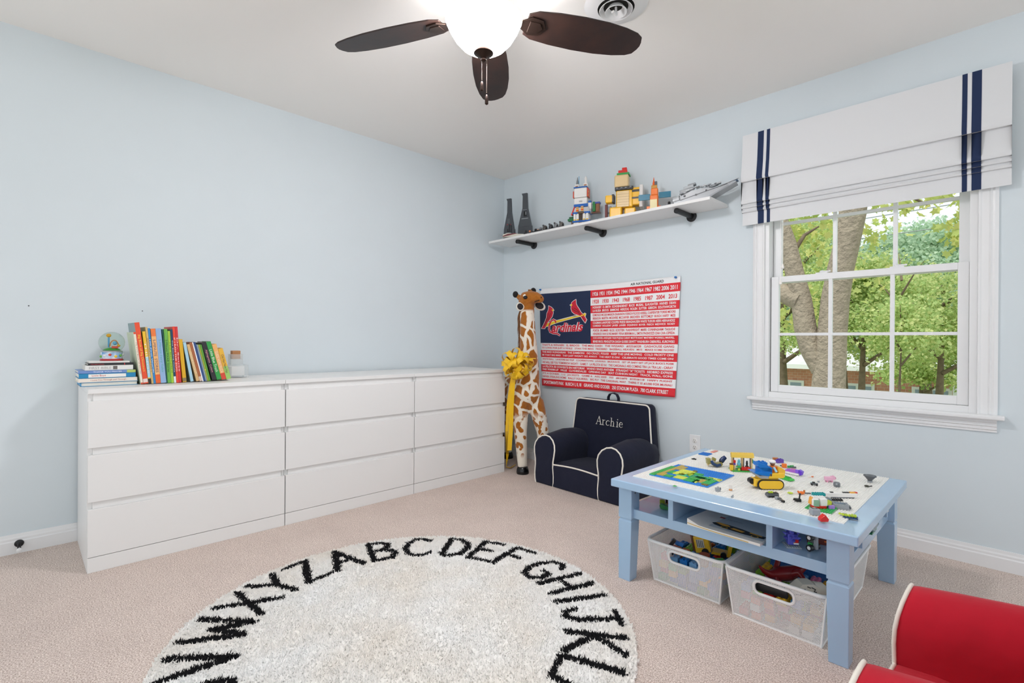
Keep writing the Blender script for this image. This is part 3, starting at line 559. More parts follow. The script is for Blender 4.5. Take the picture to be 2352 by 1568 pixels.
toy('brick_courtyard','grey toy brick courtyard around a clear blue tile','toy piece',on(1929,1166),20,[('base',LG,'x',(52,34,6),(0,0,3)),('wall',LG,'b',6,1,9.6,0,-14,6),('wall',LG,'b',6,1,9.6,0,14,6),('wall',LG,'b',1,2,9.6,-21,0,6),('wall',LG,'b',1,2,9.6,21,0,6),('tile','#54b8e6','x',(32,18,4),(0,0,8)),('hinge',DG,'c',(27,-12,7),(27,8,7),5)])
toy('toy_scale','grey toy brick with a printed dial on its top','toy brick',on(1871,1181),45,[('brick',LG,'x',(26,24,20),(0,0,10)),('dial',BLK,'x',(17,14,.8),(0,2,20.4)),('mark',WHT,'x',(10,1.4,.6),(0,4,21)),('mark',WHT,'x',(8,1.4,.6),(0,0,21))])
toy('red_cone','red toy roof piece lying at the plate edge','toy piece',on(1891,1196),45,[('cone',RED,'p',[(-12,0),(11,0),(13,8),(2,22),(-12,10)],-9,9)])
toy('lime_plates','lime green toy plates on a navy plate','toy plate',on(1949,1187),10,[('plate',NVY,'b',5,3,3.2,6,-4,0),('plate','#c6dc3e','b',5,2,3.2,2,2,3.2),('plate','#cfe24a','b',3,1,3.2,-16,6,3.2),('plate','#b9d23a','b',2,2,3.2,14,-2,6.4)])
toy('lever_piece','black toy lever base with an upright stick','toy piece',on(1833,1151),30,[('base',BLK,'x',(18,16,10),(0,0,5)),('stick',BLK,'c',(4,0,10),(6,0,26),2.4),('knob',BLK,'e',(6,0,27),(4,4,3)),('clip',BLK,'x',(10,6,8),(-10,0,6),(0,20,0))])
toy('toy_sled','dark grey toy sled with a lime brick','toy vehicle',on(1773,1140),50,[('body',DG,'x',(42,22,9),(0,0,7)),('studs','#4a4d50','b',5,2,4,0,-2,11),('lime_block','#b7cf2c','b',2,1,6,-8,-4,14),('runner',BLK,'x',(40,4,5),(0,-10,3))])
toy('robot_bits','small grey and black jointed toy robot lying down','toy figure',on(1789,1148),-40,[('torso',LG,'x',(14,12,8),(-10,0,5)),('joint',DG,'x',(10,8,8),(2,3,5)),('arm',WHT,'x',(16,5,5),(-2,9,4)),('leg',DG,'x',(12,6,7),(14,0,4)),('foot',BLK,'x',(11,9,7),(26,-1,4))])
toy('toy_bit','lime rounded toy piece with a clear rod','toy piece',on(1815,1134),20,[('knob','#c8dc4a','e',(0,0,4),(10,6,4)),('rod','#f3ded0','c',(8,2,3),(30,6,3),1.5)])
toy('crab_toy','small orange toy crab with a black stick','toy animal',on(1841,1135),45,[('shell',ORG,'e',(0,0,6),(12,8,6)),('claw',ORG,'x',(5,5,9),(-12,0,9),(0,-20,0)),('claw','#c8762c','x',(5,5,9),(10,0,12)),('stick',DG,'c',(12,0,5),(36,4,3),2.4)])
toy('toy_bit','small blocky grey toy torso','toy piece',on(1649,1128),45,[('torso',LG,'p',[(-9,0),(9,0),(7,14),(-7,14)],-5,5),('arm',LG,'x',(4,5,9),(-9,0,10)),('arm',DG,'x',(4,5,9),(9,0,10)),('neck',LG,'c',(0,0,14),(0,0,18),3)])
toy('toy_cup','clear toy cup with an orange base','toy piece',on(1678,1126),45,[('base','#d9a274','l',[(6,0),(7,4),(5,7)],(0,0,0)),('cup','#e9e4df','l',[(5,0),(6,9),(6.5,14)],(0,0,7))])
toy('toy_bit','thin grey toy bar lying alone','toy piece',on(1682,1141),100,[('bar',LG,'c',(-10,0,3),(12,0,3),2.6)])
toy('toy_bit','small green toy leaf at the plate edge','toy piece',on(1550,1117),0,[('leaf',GRN,'l',[(2,0),(9,2),(3,5)],(0,0,0)),('leaf',GRN,'x',(14,5,2),(0,0,2))])

# ------------------------------------------------------------------ things in the compartments
ZC = .3005
bk = thing('instruction_booklet','white instruction booklet with a black and gold racing car on its cover','booklet',(2.520,-1.182,ZC),R(-3))
m_paper = mat('booklet_paper','#eceae6',.45); m_pg = mat('page_yellow','#d9b548',.6)
rings = []
for k in range(13):
    x = -.135+.27*k/12; lift = .016*math.exp(-((x+.135)/.03)**2)+.004
    rings.append([(x,-.105,.001),(x,.105,.001),(x,.105,lift+.002),(x,-.105,lift+.006)])
O('pages', G().loft(rings), m_paper, bk, smooth=30)
O('inner_fold', G().loft([[(-.134+.23*k/8,-.1062,.0025+.006*math.exp(-k/2)),(-.134+.23*k/8,-.104,.0025+.006*math.exp(-k/2)),(-.134+.23*k/8,-.104,.0045+.006*math.exp(-k/2)),(-.134+.23*k/8,-.1062,.0045+.006*math.exp(-k/2))] for k in range(9)]), m_pg, bk)
def cover(u,v):
    x = -.135+u; lift = .016*math.exp(-((x+.135)/.03)**2)+.004; return Vector((x,-.105+v,lift+.0068-.004*(v/.21)))
def flat(name, polys, m, off, parent=bk, fn=cover):
    g = G()
    for pl_ in polys:
        V = [fn(u,v)+Vector((0,0,off)) for u,v in pl_]; g.add(V,[tuple(range(len(V)))])
    return O(name, g, m, parent)
flat('cover_tint', [[(.07,.030),(.266,.026),(.266,.2),(.07,.2)]], mat('cover_grey','#b9c3cc',.4), .0003)
flat('car_picture', [[(.062,0.073),(.080,0.058),(.13,0.046),(.20,0.043),(.262,0.050),(.262,0.076),(.21,0.080),(.17,0.090),(.11,0.096),(.075,0.092)]], mat('print_black','#16161a',.4), .0006)
flat('car_gold', [[(.072,.082),(.105,.066),(.135,.072),(.12,.088),(.085,.092)],[(.14,.056),(.185,.052),(.19,.068),(.145,.074)],[(.205,.066),(.25,.062),(.25,.072),(.205,.077)]], mat('print_gold','#e0a53c',.5), .0018)
def disc(cx,cy,r,n=14): return [(cx+r*math.cos(2*math.pi*i/n),cy+r*.8*math.sin(2*math.pi*i/n)) for i in range(n)]
flat('car_wheel', [disc(.12,0.052,.013),disc(.232,0.048,.013)], mat('print_gold2','#e0b84a',.5), .0020); flat('car_tyre', [disc(.12,0.052,.010),disc(.232,0.048,.010)], MATS['print_black'], .0023)
flat('logo_square', [[(.055,.148),(.075,.148),(.075,.163),(.055,.163)]], mat('print_red','#b5353c',.4), .0008)
text('TECHNIC', lambda u,v: cover(.085+u,.148+v)+Vector((0,0,.001)), .06, .009, mat('print_grey','#5d666e',.4), bk)
toy('toy_bit','small red round toy piece beside the booklet','toy piece',(2.370,-1.065,ZC),0,[('disc',RED,'l',[(8,0),(8,5)],(0,0,0)),('stud',RED,'l',[(3,0),(3,2)],(0,0,5))])
cr = [('plate','#a9b4bb','b',6,6,3.2,0,0,0),('body','#5a60c8','x',(32,26,38),(0,0,26))]
for k in range(16): cr.append(('spike','#6068d2' if k % 2 else '#4c52b4','p',[(-4,0),(4,0),(0,14)],-4+18*math.sin(k*2.1)*.6-5,4+18*math.sin(k*2.1)*.6-5))
t = toy('blue_creature','violet blue spiky toy brick model on a grey plate','toy model',(2.722,-1.205,ZC),35,cr[:2]+[('jaw',RED,'x',(15,5,10),(9,-13,22)),('teeth',WHT,'x',(16,6,5),(9,-14,14)),('crest','#6a72d8','x',(10,20,14),(-6,0,50))])
for k in range(18):
    a = k*2.4; O('spike', G().lathe([(.006,0),(.0045,.006),(.0006,.015)],6), P('#646cd4' if k % 2 else '#4a50b0'), t, (.016*math.cos(a),.013*math.sin(a),.018+.0022*k), (R(70)*math.sin(a)*-1,R(70)*math.cos(a),0))
wh = [('chassis',LG,'x',(10,30,44),(0,0,30)),('axle',DG,'x',(14,10,10),(0,0,30)),('green_block',GRN,'x',(12,14,20),(-8,4,18))]
for y,z in ((-18,12),(18,12),(-18,46),(18,46)): wh += [('tyre',BLK,'c',(y*.9-6,0,z),(y*.9+6,0,z),11),('rim',WHT,'c',(y*.9-6.6,0,z),(y*.9+6.6,0,z),6)]
toy('toy_car','grey toy car chassis with four black wheels standing on end','toy car',(2.785,-1.195,ZC),70,wh)
toy('brown_panel','red-brown toy panel leaning in the table compartment','toy piece',(2.792,-1.115,ZC),20,[('panel','#7a3a2e','p',[(-46,0),(46,0),(46,50),(34,72),(-30,78),(-46,60)],-3,3),('edge',ORG,'x',(30,7,6),(20,0,12))])
toy('toy_figure','dark toy figure with lime details in the corner compartment','toy figure',(2.200,-1.130,ZC),30,[('base',OLV,'x',(34,24,8),(0,0,4)),('lime','#8f9a2a','x',(22,18,14),(-6,0,15)),('stand',BLK,'x',(9,9,60),(12,6,38)),('red_bit',RED,'x',(14,8,8),(22,-8,10)),('bar',DG,'c',(16,-14,6),(24,-20,6),5)])
toy('green_brick','dark green curved toy brick in the corner compartment','toy brick',(2.232,-1.178,ZC),20,[('brick','#14702e','p',[(-22,14),(-14,2),(18,0),(20,10),(0,18),(-18,22)],-9,9)])
toy('dark_brick','small dark grey toy brick in the corner compartment','toy brick',(2.262,-1.150,ZC),20,[('brick','#26303c','b',2,2,16,0,0,0)],scale=1.1)
toy('orange_piece','orange toy wedge in the side compartment','toy piece',(2.85,-.70,ZC),0,[('wedge','#e2571c','p',[(-16,0),(14,0),(16,56),(-4,58)],-10,14)])
bg_ = thing('plastic_bag','crumpled teal clear bag poking out of the side compartment','bag',(2.845,-.865,ZC))
g = G(); rings = []
for k in range(9):
    a = k/8; rings.append([(.070*(a-.5)*1.6+.004*math.sin(i*3+k), .085*math.cos(2*math.pi*i/14)*(.35+.65*math.sin(math.pi*(.12+a*.8)))+.006*math.sin(5*i+k*2), .030+.026*math.sin(2*math.pi*i/14)*(.4+.6*math.sin(math.pi*(.1+a*.8)))+.004*math.cos(i*4+k)) for i in range(14)])
O('bag_body', g.loft(rings), mat('teal_film','#86aab4',.12,trans=.35,alpha=.85), bg_, smooth=25)
O('green_brick', G().box(-.01,.05,-.02,.06,.0005,.008), P('#0e7a50'), bg_); O('black_clip', G().box(.01,.04,.02,.05,.058,.075), P(BLK), bg_)
b2 = thing('instruction_booklet','grey instruction booklet standing in the side compartment','booklet',(2.884,-.540,ZC))
O('pages', G().box(-.006,.004,-.055,.045,0,.088), m_paper, b2); O('spine', G().box(-.0065,.0046,-.057,-.050,0,.088), P('#3a1e20'), b2)
for i in range(2):
    for j in range(2): O('picture', G().box(.0041,.0046,-.040+.042*i,-.006+.042*i,.010+.040*j,.042+.040*j), P('#c9cccf',.5), b2)

# ------------------------------------------------------------------ mesh bins
def mesh_mat():
    m = bpy.data.materials.new('perforated_white'); m.use_nodes = True; nt = m.node_tree; b = nt.nodes['Principled BSDF']
    b.inputs['Base Color'].default_value = (*srgb('#f1f1ef'),1); b.inputs['Roughness'].default_value = .4
    tc = nt.nodes.new('ShaderNodeTexCoord'); sp = nt.nodes.new('ShaderNodeSeparateXYZ'); nt.links.new(tc.outputs['Object'],sp.inputs[0])
    ad = nt.nodes.new('ShaderNodeMath'); ad.operation = 'ADD'; nt.links.new(sp.outputs[0],ad.inputs[0]); nt.links.new(sp.outputs[1],ad.inputs[1])
    def sn(src,k):
        q = nt.nodes.new('ShaderNodeMath'); q.operation = 'MULTIPLY'; q.inputs[1].default_value = k; nt.links.new(src,q.inputs[0])
        s = nt.nodes.new('ShaderNodeMath'); s.operation = 'SINE'; nt.links.new(q.outputs[0],s.inputs[0]); return s
    a, c = sn(ad.outputs[0],2*math.pi/.0076), sn(sp.outputs[2],2*math.pi/.0054)
    pr = nt.nodes.new('ShaderNodeMath'); pr.operation = 'MULTIPLY'; nt.links.new(a.outputs[0],pr.inputs[0]); nt.links.new(c.outputs[0],pr.inputs[1])
    lt = nt.nodes.new('ShaderNodeMath'); lt.operation = 'LESS_THAN'; lt.inputs[1].default_value = .24; nt.links.new(pr.outputs[0],lt.inputs[0]); nt.links.new(lt.outputs[0],b.inputs['Alpha'])
    return m
m_perf = mesh_mat(); m_bin = mat('bin_plastic','#f0f0ee',.4)
def bin_(label, x0, x1, y0, y1, h):
    cx, cy = (x0+x1)/2, (y0+y1)/2; t = thing('storage_bin',label,'storage bin',(cx,cy,0),group='white mesh bins under the table'); a, b = (x1-x0)/2, (y1-y0)/2; tp = .020
    def pt(sx,sy,z): k = 1-z/h; return (sx*(a-tp*k),sy*(b-tp*k),z)
    g = G()
    for s in (-1,1): g.add([pt(s,-1,.0),pt(s,1,.0),pt(s,1,h),pt(s,-1,h)],[(0,1,2,3)])
    g.add([pt(-1,1,0),pt(1,1,0),pt(1,1,h),pt(-1,1,h)],[(0,1,2,3)])
    hz0, hz1, hx = h-.062, h-.022, .062
    for u0,u1,z0,z1 in ((-1,1,0,hz0),(-1,1,hz1,h),(-1,-hx/a,hz0,hz1),(hx/a,1,hz0,hz1)):
        def fp(u,z): p = pt(u,-1,z); return p
        g.add([fp(u0,z0),fp(u1,z0),fp(u1,z1),fp(u0,z1)],[(0,1,2,3)])
    O('mesh_wall', g, m_perf, t)
    O('floor_panel', G().add([pt(-1,-1,.003),pt(1,-1,.003),pt(1,1,.003),pt(-1,1,.003)],[(0,1,2,3)]), m_bin, t)
    rr = []
    for sx,sy,a0 in ((1,1,0),(-1,1,90),(-1,-1,180),(1,-1,270)):
        for k in range(6): an = R(a0+18*k); rr.append((sx*(a-.025)+.030*math.cos(an), sy*(b-.025)+.030*math.sin(an), h))
    O('rim', G().tube(rr,.0065,8,closed=True), m_bin, t, smooth=60)
    hr = []
    for sx,sz,a0 in ((1,1,0),(-1,1,90),(-1,-1,180),(1,-1,270)):
        for k in range(5):
            an = R(a0+22.5*k); X = sx*(hx-.016)+.019*math.cos(an); Z = h-.042+sz*(.020-.016)+.019*math.sin(an); hr.append((X,-(b-tp*(1-Z/h))-.001,Z))
    O('handle_ring', G().tube(hr,.0052,8,closed=True), m_bin, t, smooth=60)
    for sx in (-1,1):
        for sy in (-1,1): O('corner_post', G().tube([pt(sx,sy,0),pt(sx,sy,h)],.004,6), m_bin, t, smooth=60)
    O('bottom_rim', G().tube([pt(-1,-1,.003),pt(1,-1,.003),pt(1,1,.003),pt(-1,1,.003)],.004,6,closed=True), m_bin, t)
    return t
bin_('white mesh bin under the table with a yellow toy truck inside',2.176,2.490,-1.215,-.62,.170)
bin_('white mesh bin under the table with a dark red toy dinosaur inside',2.515,2.838,-1.245,-.62,.178)
CN = {'red':RED,'blue':BLU,'green':GRN,'yellow':YEL,'orange':ORG,'lime':'#8fc83a','light blue':'#7db5e6','black':'#202024','pink':'#e98ab0','white':WHT}
def pile(where, x0, x1, y0, y1, layers, cols):
    z = .006
    for L in range(layers):
        h = .0192*1.2
        nx, ny = int((x1-x0)/.042), int((y1-y0)/.072)
        for i in range(nx):
            for j in range(ny):
                if random.random() < .12: continue
                c = random.choice(cols); big = random.random() < .5
                o = put('toy_brick', studmesh(2,4,h,True,.016) if big else studmesh(2,2,h,True,.016), P(CN[c]), None, (x0+.042*(i+.5),y0+.072*(j+.5),z), (0,0,R(random.uniform(-5,5))))
                tag(o, '%s %s toy brick in the pile inside the bin with the %s' % (c,'long' if big else 'square',where),'toy brick','bricks piled in the bins')
        z += h+.0036
pile('yellow truck',2.205,2.462,-1.190,-.66,4,['red','blue','green','orange','light blue','yellow','lime','blue'])
pile('red dinosaur',2.545,2.808,-1.218,-.66,4,['pink','yellow','white','orange','light blue','lime','white','red'])
ZB = .006+4*(.02304+.0036)+.0002
toy('truck_toy','yellow toy dump truck with a grey radiator grille in the mesh bin','toy vehicle',(2.345,-1.040,ZB),20,[('cab',YEL,'x',(62,46,70),(-14,0,40),(0,-12,0)),('grille','#d9d4c4','x',(30,3,34),(-20,-24,44),(0,-12,0))]+[('grille_slot',DG,'x',(3,4,28),(-32+7*k,-24.5,44),(0,-12,0)) for k in range(4)]+
 [('bed','#d9a81e','p',[(22,10),(96,6),(104,52),(90,50),(84,16),(28,20)],-26,26),('bed_floor','#caa01e','x',(66,50,6),(62,0,14)),('brown_side',BRN,'x',(8,40,70),(-50,0,40),(0,-12,0)),('wheel',BLK,'c',(0,-30,14),(0,-20,14),14),('wheel',BLK,'c',(70,-30,12),(70,-20,12),12)],scale=1.0)
toy('toy_block','red toy plate with a yellow arc leaning in the mesh bin','toy brick',(2.268,-1.140,ZB),25,[('plate',RED,'x',(70,30,10),(0,0,22),(0,20,0)),('arc','#e3c32a','u',[(20,-18,10),(30,-20,18),(40,-18,10)],5),('blue_bar',BLU,'x',(50,12,14),(0,12,44),(0,16,0)),('black_bar',BLK,'x',(14,16,60),(-26,0,36),(0,35,0))])
toy('toy_cup','red-brown toy cup in the mesh bin','toy piece',(2.397,-1.165,ZB),0,[('cup','#8a3a22','l',[(15,0),(17,30),(19,44),(16,44),(14,6)],(0,0,0)),('rim','#a04428','l',[(20,40),(21,44),(20,48),(17,48)],(0,0,0))])
toy('green_slope','bright green curved toy brick in the mesh bin','toy brick',(2.440,-1.125,ZB),20,[('slope','#2f9a2e','p',[(-28,0),(30,0),(34,14),(10,30),(-20,24)],-16,16)])
toy('lime_stack','lime and blue toy bricks stacked in the mesh bin','toy brick',(2.415,-.945,ZB),10,[('brick','#7cae1e','B',2,2,19,0,0,0),('brick','#7cae1e','B',2,2,19,0,0,20),('brick',BLU,'B',2,3,19,-38,0,0)])
toy('wheel_piece','white toy wheel with a black hub in the mesh bin','toy piece',(2.258,-1.178,ZB),0,[('tyre','#d9dadc','c',(-10,0,14),(10,0,14),14),('hub',BLK,'c',(-10.6,0,14),(10.6,0,14),7)])
# dark red dinosaur, white dinosaur, blue plate
m_dred = P('#7d1418',.35)
toy('dinosaur_toy','dark red toy dinosaur lying in the mesh bin','toy animal',(2.655,-1.080,ZB),30,[('body',m_dred,'u',[(-86,-40,64),(-70,-36,46),(-48,-30,34),(-14,-10,32),(24,6,32),(54,16,40),(78,20,56),(96,20,60)],[4,9,14,25,26,20,11,5]),('leg',m_dred,'u',[(30,-6,34),(50,-22,50),(62,-34,32),(70,-44,34)],[15,12,8,5]),
 ('leg',m_dred,'u',[(-20,10,34),(-10,26,62),(-2,30,84),(8,30,92)],[12,9,6,4]),('arm',m_dred,'u',[(-30,-26,32),(-26,-42,20),(-14,-48,20)],[8,6,4]),('tail',m_dred,'u',[(60,18,40),(90,26,74),(110,28,74)],[12,9,5])])
m_bone = P('#d8d3c6',.5)
toy('dinosaur_toy','off-white toy dinosaur head with black markings in the mesh bin','toy animal',(2.748,-1.158,ZB),40,[('skull',m_bone,'p',[(-46,14),(-40,34),(-14,58),(20,60),(44,46),(40,16),(10,6),(-20,4)],-24,24),('jaw',m_bone,'p',[(-42,2),(30,0),(36,14),(-38,12)],-20,20),('neck',m_bone,'u',[(30,6,34),(58,10,30),(78,14,20)],[24,24,18]),
 ('eye',BLK,'e',(-8,-24,40),(4,2,4)),('marking',BLK,'u',[(-40,-25,24),(-20,-25,22),(0,-25,26),(20,-25,22)],1.4),('marking',BLK,'u',[(14,-25,50),(26,-25,44),(22,-25,36),(30,-25,34)],1.6),('marking',BLK,'u',[(0,-25,52),(10,-25,48)],1.6),('leg',m_bone,'u',[(10,-20,10),(24,-34,8),(36,-38,4)],[9,7,5])])
o = toy('baseplate_leaning','blue studded baseplate leaning at the back of the mesh bin','toy plate',(2.680,-.930,ZB+.014),0,[('plate','#1460a8','b',28,14,3.2,0,0,0)],rot=(R(62),0,R(6)))
toy('black_brick','long black toy brick behind the bin handle','toy brick',(2.655,-1.205,ZB),5,[('brick',BLK,'x',(110,22,26),(0,0,13)),('top',BLK,'b',6,2,5,0,0,26)])
# ------------------------------------------------------------------ books on the dresser
ZD = .782; m_page = mat('book_pages','#ece6d8',.8)
def book(label, y0, th_, lean, h, col, title=None, tcol='#ffffff', d=.20, xf=.362, bands=(), zoff=0, th2=None, tsz=.6, cover=None):
    """upright book, spine towards the room; lean in degrees to the wall corner's far side"""
    lean = R(lean); zz = ZD+.0006+abs(th_*math.sin(lean))*(1 if lean > 0 else 0)
    t = thing('book',label,'book',(xf,y0,zz),rot=(lean,0,0),group='books standing on the dresser'); b = .0016
    mc = P(col,.42); mcov = P(cover,.42) if cover else mc
    O('cover', G().box(-d,0,0,b,0,h).box(-d,0,th_-b,th_,0,h), mcov, t)
    sp = O('spine', G().box(-b,.0012,0,th_,0,h), mc, t, bevel=.0008)
    O('pages', G().box(-d+.004,-b,b,th_-b,.003,h-.004), m_page, t)
    for z0,z1,c in bands: O('spine_band', G().box(.0012,.0015,.0004,th_-.0004,z0*h,z1*h), P(c,.42), sp)
    if title:
        L = h*tsz; hh = th_*.55
        text(title, plane((.0018,(th_-hh)/2,h*(.5+tsz/2)),(0,0,-1),(0,1,0)), L, hh, P(tcol,.4), sp, 'title')
    return t
Bk = [('cream and red picture book at the outer end of the book row',-2.697,.009,7,.247,'#efe6d2','My First Book of Stories','#b06a50',[(0,.03,'#d94a2a'),(.96,1,'#d94a2a')],'#cfd8b8'),
 ('tall orange-red dinosaur book with yellow lettering',-2.687,.019,7.1,.291,'#e8502c','Big Book of Big Dinosaurs','#f6d84a',[(.02,.08,'#e8d9d0')],'#7f9a9c'),
 ('yellow book with a pale blue title block',-2.665,.012,5.8,.250,'#f2c02e','THINGS','#f4f0e6',[(.12,.52,'#9fd0e4'),(0,.1,'#2a2320')],None),
 ('thin tan book beside the yellow one',-2.652,.008,5.5,.272,'#d8b878','RICHARD SCARRY','#a06a38',[],None),
 ('thin bright blue book beside the tan one',-2.643,.0085,5.5,.266,'#2f86c8','100 First Words','#e8f2fa',[],None),
 ('peach spined story book with orange ends',-2.633,.019,5.1,.263,'#f4b878','5-MINUTE  STORIES','#5a5068',[(0,.16,'#e8642c'),(.86,1,'#ec7a3a')],None),
 ('light blue fairy tale book',-2.613,.022,5.1,.264,'#94b4dc','5-Minute Fairy Tales','#5ab4b0',[],None),
 ('very thin dark teal book',-2.590,.005,4.3,.262,'#1d5a52',None,'#fff',[],None),
 ('mid green story book with dark lettering',-2.584,.0145,4.0,.263,'#6ab04a','5-Minute PIXAR Stories','#16341c',[],None),
 ('thin lime green book',-2.569,.010,3.9,.254,'#a4cc3e','The Backyard','#3c6a28',[],None),
 ('dark navy book with small white title',-2.5585,.0095,3.8,.262,'#12405e','The Reading House','#e8eef2',[(0,.12,'#e8ecee')],None),
 ('bright red-orange book in the middle of the row',-2.5485,.0105,3.8,.276,'#e6432c','IF I RAN THE ZOO','#fbe8e0',[],None),
 ('crimson red book next to the bright red-orange one',-2.5375,.0105,3.8,.276,'#cf2f34','Dr. Seuss','#f6dcd8',[],None),
 ('short mustard yellow book',-2.526,.016,5.2,.213,'#e0ac1c',None,'#fff',[(.02,.1,'#8a7a52')],None),
 ('pale blue thin book leaning at an angle',-2.501,.013,10,.199,'#a8cfe0',None,'#fff',[],'#7fa0a8'),
 ('tan board book with faint lettering',-2.478,.013,13.3,.190,'#d8b27a','GOODNIGHT','#f0e2c4',[],None),
 ('brown board book beside the thin white one',-2.4645,.012,13.3,.200,'#a8623a',None,'#fff',[(.0,.12,'#d8c0b0')],None),
 ('thin white book between the brown and navy ones',-2.452,.005,13.3,.203,'#eef0f2',None,'#fff',[],None),
 ('thin navy book beside the thin white one',-2.4465,.008,13.2,.203,'#2a4a86',None,'#fff',[],None),
 ('thin grey-blue book between the navy and olive ones',-2.438,.007,13,.190,'#8a9aa8',None,'#fff',[],None),
 ('thin olive and yellow book',-2.4305,.007,13,.190,'#9aa832',None,'#fff',[(.3,.32,'#e8d84a')],None),
 ('thin grass green book beside the black one',-2.423,.008,13,.190,'#5a9a34',None,'#fff',[],None),
 ('black board book with a colourful title',-2.412,.021,14.6,.199,'#26242a','Alphaprints  Colors','#e8a0a8',[],None),
 ('green board book with white lettering',-2.389,.021,14.6,.201,'#2f9a44','Little Blue Truck','#e4f2dc',[],None),
 ('peach board book with a red lower corner',-2.366,.021,14.5,.188,'#ecb06a','GUESS HOW MUCH','#f8e4c8',[(0,.18,'#d84a34')],None),
 ('small yellow and green board book at the inner end of the row',-2.342,.022,14.4,.165,'#e8b43a','Old Hat New Hat','#4a3a2a',[(0,.42,'#9cc86a')],None)]
yb, pl_, ph_ = -2.697, None, None
for L in Bk:
    if pl_ is not None and L[3] > pl_: yb += min(ph_,L[4])*(math.tan(R(L[3]))-math.tan(R(pl_)))
    book(L[0],yb,L[2],L[3],L[4],L[5],L[6],L[7],bands=L[8],cover=L[9],d=.20 if L[4] > .24 else .165); yb += L[2]/math.cos(R(L[3]))+.0004; pl_, ph_ = L[3], L[4]
print('book row ends at',yb)
z = ZD+.0006
def flatbook(label, y0, y1, h, col, title, tcol, d, xf, bands=(), tw=.6, pages_out=False, rz=0, t0=None):
    global z
    t = thing('book',label,'book',(xf,y0,z),R(rz),'books stacked flat on the dresser'); b = .0018; W_ = y1-y0; mc = P(col,.42)
    O('cover', G().box(-d,0,0,W_,0,b).box(-d,0,0,W_,h-b,h), mc, t)
    O('pages', G().box(-d+.004,-b if not pages_out else -.004,.003,W_-.003,b,h-b), m_page, t)
    sp = None
    if not pages_out: sp = O('spine', G().box(-b,.001,0,W_,0,h), mc, t, bevel=.0008)
    else: sp = O('spine', G().box(-d,0,0,b*1.5,0,h), mc, t)
    for a,c,z0,z1,cl in bands: O('spine_band', G().box(.001,.0014,a*W_,c*W_,z0*h,z1*h), P(cl,.42), sp)
    if title:
        wd = W_*tw; text(title, plane((.0018,(t0 if t0 is not None else (1-tw)/2)*W_,h*.25),(0,1,0),(0,0,1)), wd, h*.5, P(tcol,.4), sp, 'title')
    z += h+.0006
flatbook('flat blue book at the bottom of the stack, pages facing out',-2.912,-2.706,.018,'#2a8fc4',None,'#fff',.19,.345,pages_out=True)
flatbook('flat cream book with pink lettering in the stack',-2.920,-2.708,.017,'#ebe2d6','I Love You Through and Through','#c07a70',.19,.345)
flatbook('flat teal-blue book with a white zigzag label in the stack',-2.918,-2.714,.021,'#1b86b8','Little Boys','#c8323a',.19,.342,[(.16,.82,.14,.86,'#f2efe8')],.24,t0=.22)
flatbook('flat periwinkle book with a lime end in the stack',-2.920,-2.714,.0125,'#6f8fc8','THANK YOU PRAYER','#eef2fa',.19,.34,[(.84,1,0,1,'#b8cc6a')],.5)
flatbook('flat white book with grey lettering in the stack',-2.896,-2.723,.022,'#e9e8e4','FIRST BIBLE','#b0aeac',.17,.335,[(.57,.66,.15,.85,'#6a6460')],.45,t0=.08)
flatbook('flat black book with red lettering in the stack',-2.886,-2.720,.0095,'#242226','MORNING','#c84a50',.15,.33,[(.78,.80,0,1,'#c83a44')],.28,t0=.06)
flatbook('thin white book on the very top of the stack',-2.882,-2.735,.008,'#e8e6e2',None,'#fff',.13,.325)
# snow globe on the stack
sg = thing('snow_globe','glass snow globe with a painted drum base on the book stack','snow globe',(.262,-2.795,z))
O('foot', G().lathe([(.044,0),(.045,.004),(.042,.009)],28), P('#b8323a'), sg, smooth=40)
dr = O('drum', G().lathe([(.040,.008),(.041,.012),(.041,.036),(.040,.040)],28), mat('drum_paint','#2a86c8',.35,noise=(45,.1),col2='#e8eef2'), sg, smooth=40)
for k,c in enumerate(('#6ab04a','#e8e8ea','#d84a3a','#f0c83a','#6ab04a','#e8e8ea')):
    a = R(-75+30*k); O('painted_spot', G().ell((.041*math.cos(a),.041*math.sin(a),.020+.004*(k%3)),(.0065,.0065,.006),8,6), P(c), dr, smooth=80)
O('collar', G().lathe([(.041,.040),(.042,.043),(.038,.047)],28), mat('collar_silver','#b9c0c6',.3,.8), sg, smooth=40)
m_globe = bpy.data.materials.new('globe_glass'); m_globe.use_nodes = True; nt = m_globe.node_tree; nt.nodes.clear()
o_ = nt.nodes.new('ShaderNodeOutputMaterial'); t_ = nt.nodes.new('ShaderNodeBsdfTransparent'); gl = nt.nodes.new('ShaderNodeBsdfGlossy'); gl.inputs['Roughness'].default_value = .03; t_.inputs[0].default_value = (.86,.92,.88,1)
lw_ = nt.nodes.new('ShaderNodeLayerWeight'); lw_.inputs[0].default_value = .5; fr = nt.nodes.new('ShaderNodeMath'); fr.operation = 'POWER'; fr.inputs[1].default_value = 4; nt.links.new(lw_.outputs['Facing'],fr.inputs[0]); mx = nt.nodes.new('ShaderNodeMixShader'); nt.links.new(fr.outputs[0],mx.inputs[0]); nt.links.new(t_.outputs[0],mx.inputs[1]); nt.links.new(gl.outputs[0],mx.inputs[2]); nt.links.new(mx.outputs[0],o_.inputs[0])
O('glass_dome', G().ell((0,0,.085),(.050,.050,.050),28,18), m_globe, sg, smooth=80)
O('scene_mound', G().lathe([(.034,.048),(.030,.054),(.016,.060),(.004,.062)],18), P('#4a9a3c'), sg, smooth=60)
O('tiny_balloon', G().ell((.004,-.012,.118),(.010,.010,.009),10,8), P('#e8a82c'), sg, smooth=80); O('tiny_post', G().cyl((.004,-.012,.062),(.004,-.012,.112),.0035), P('#5a9ac8'), sg)
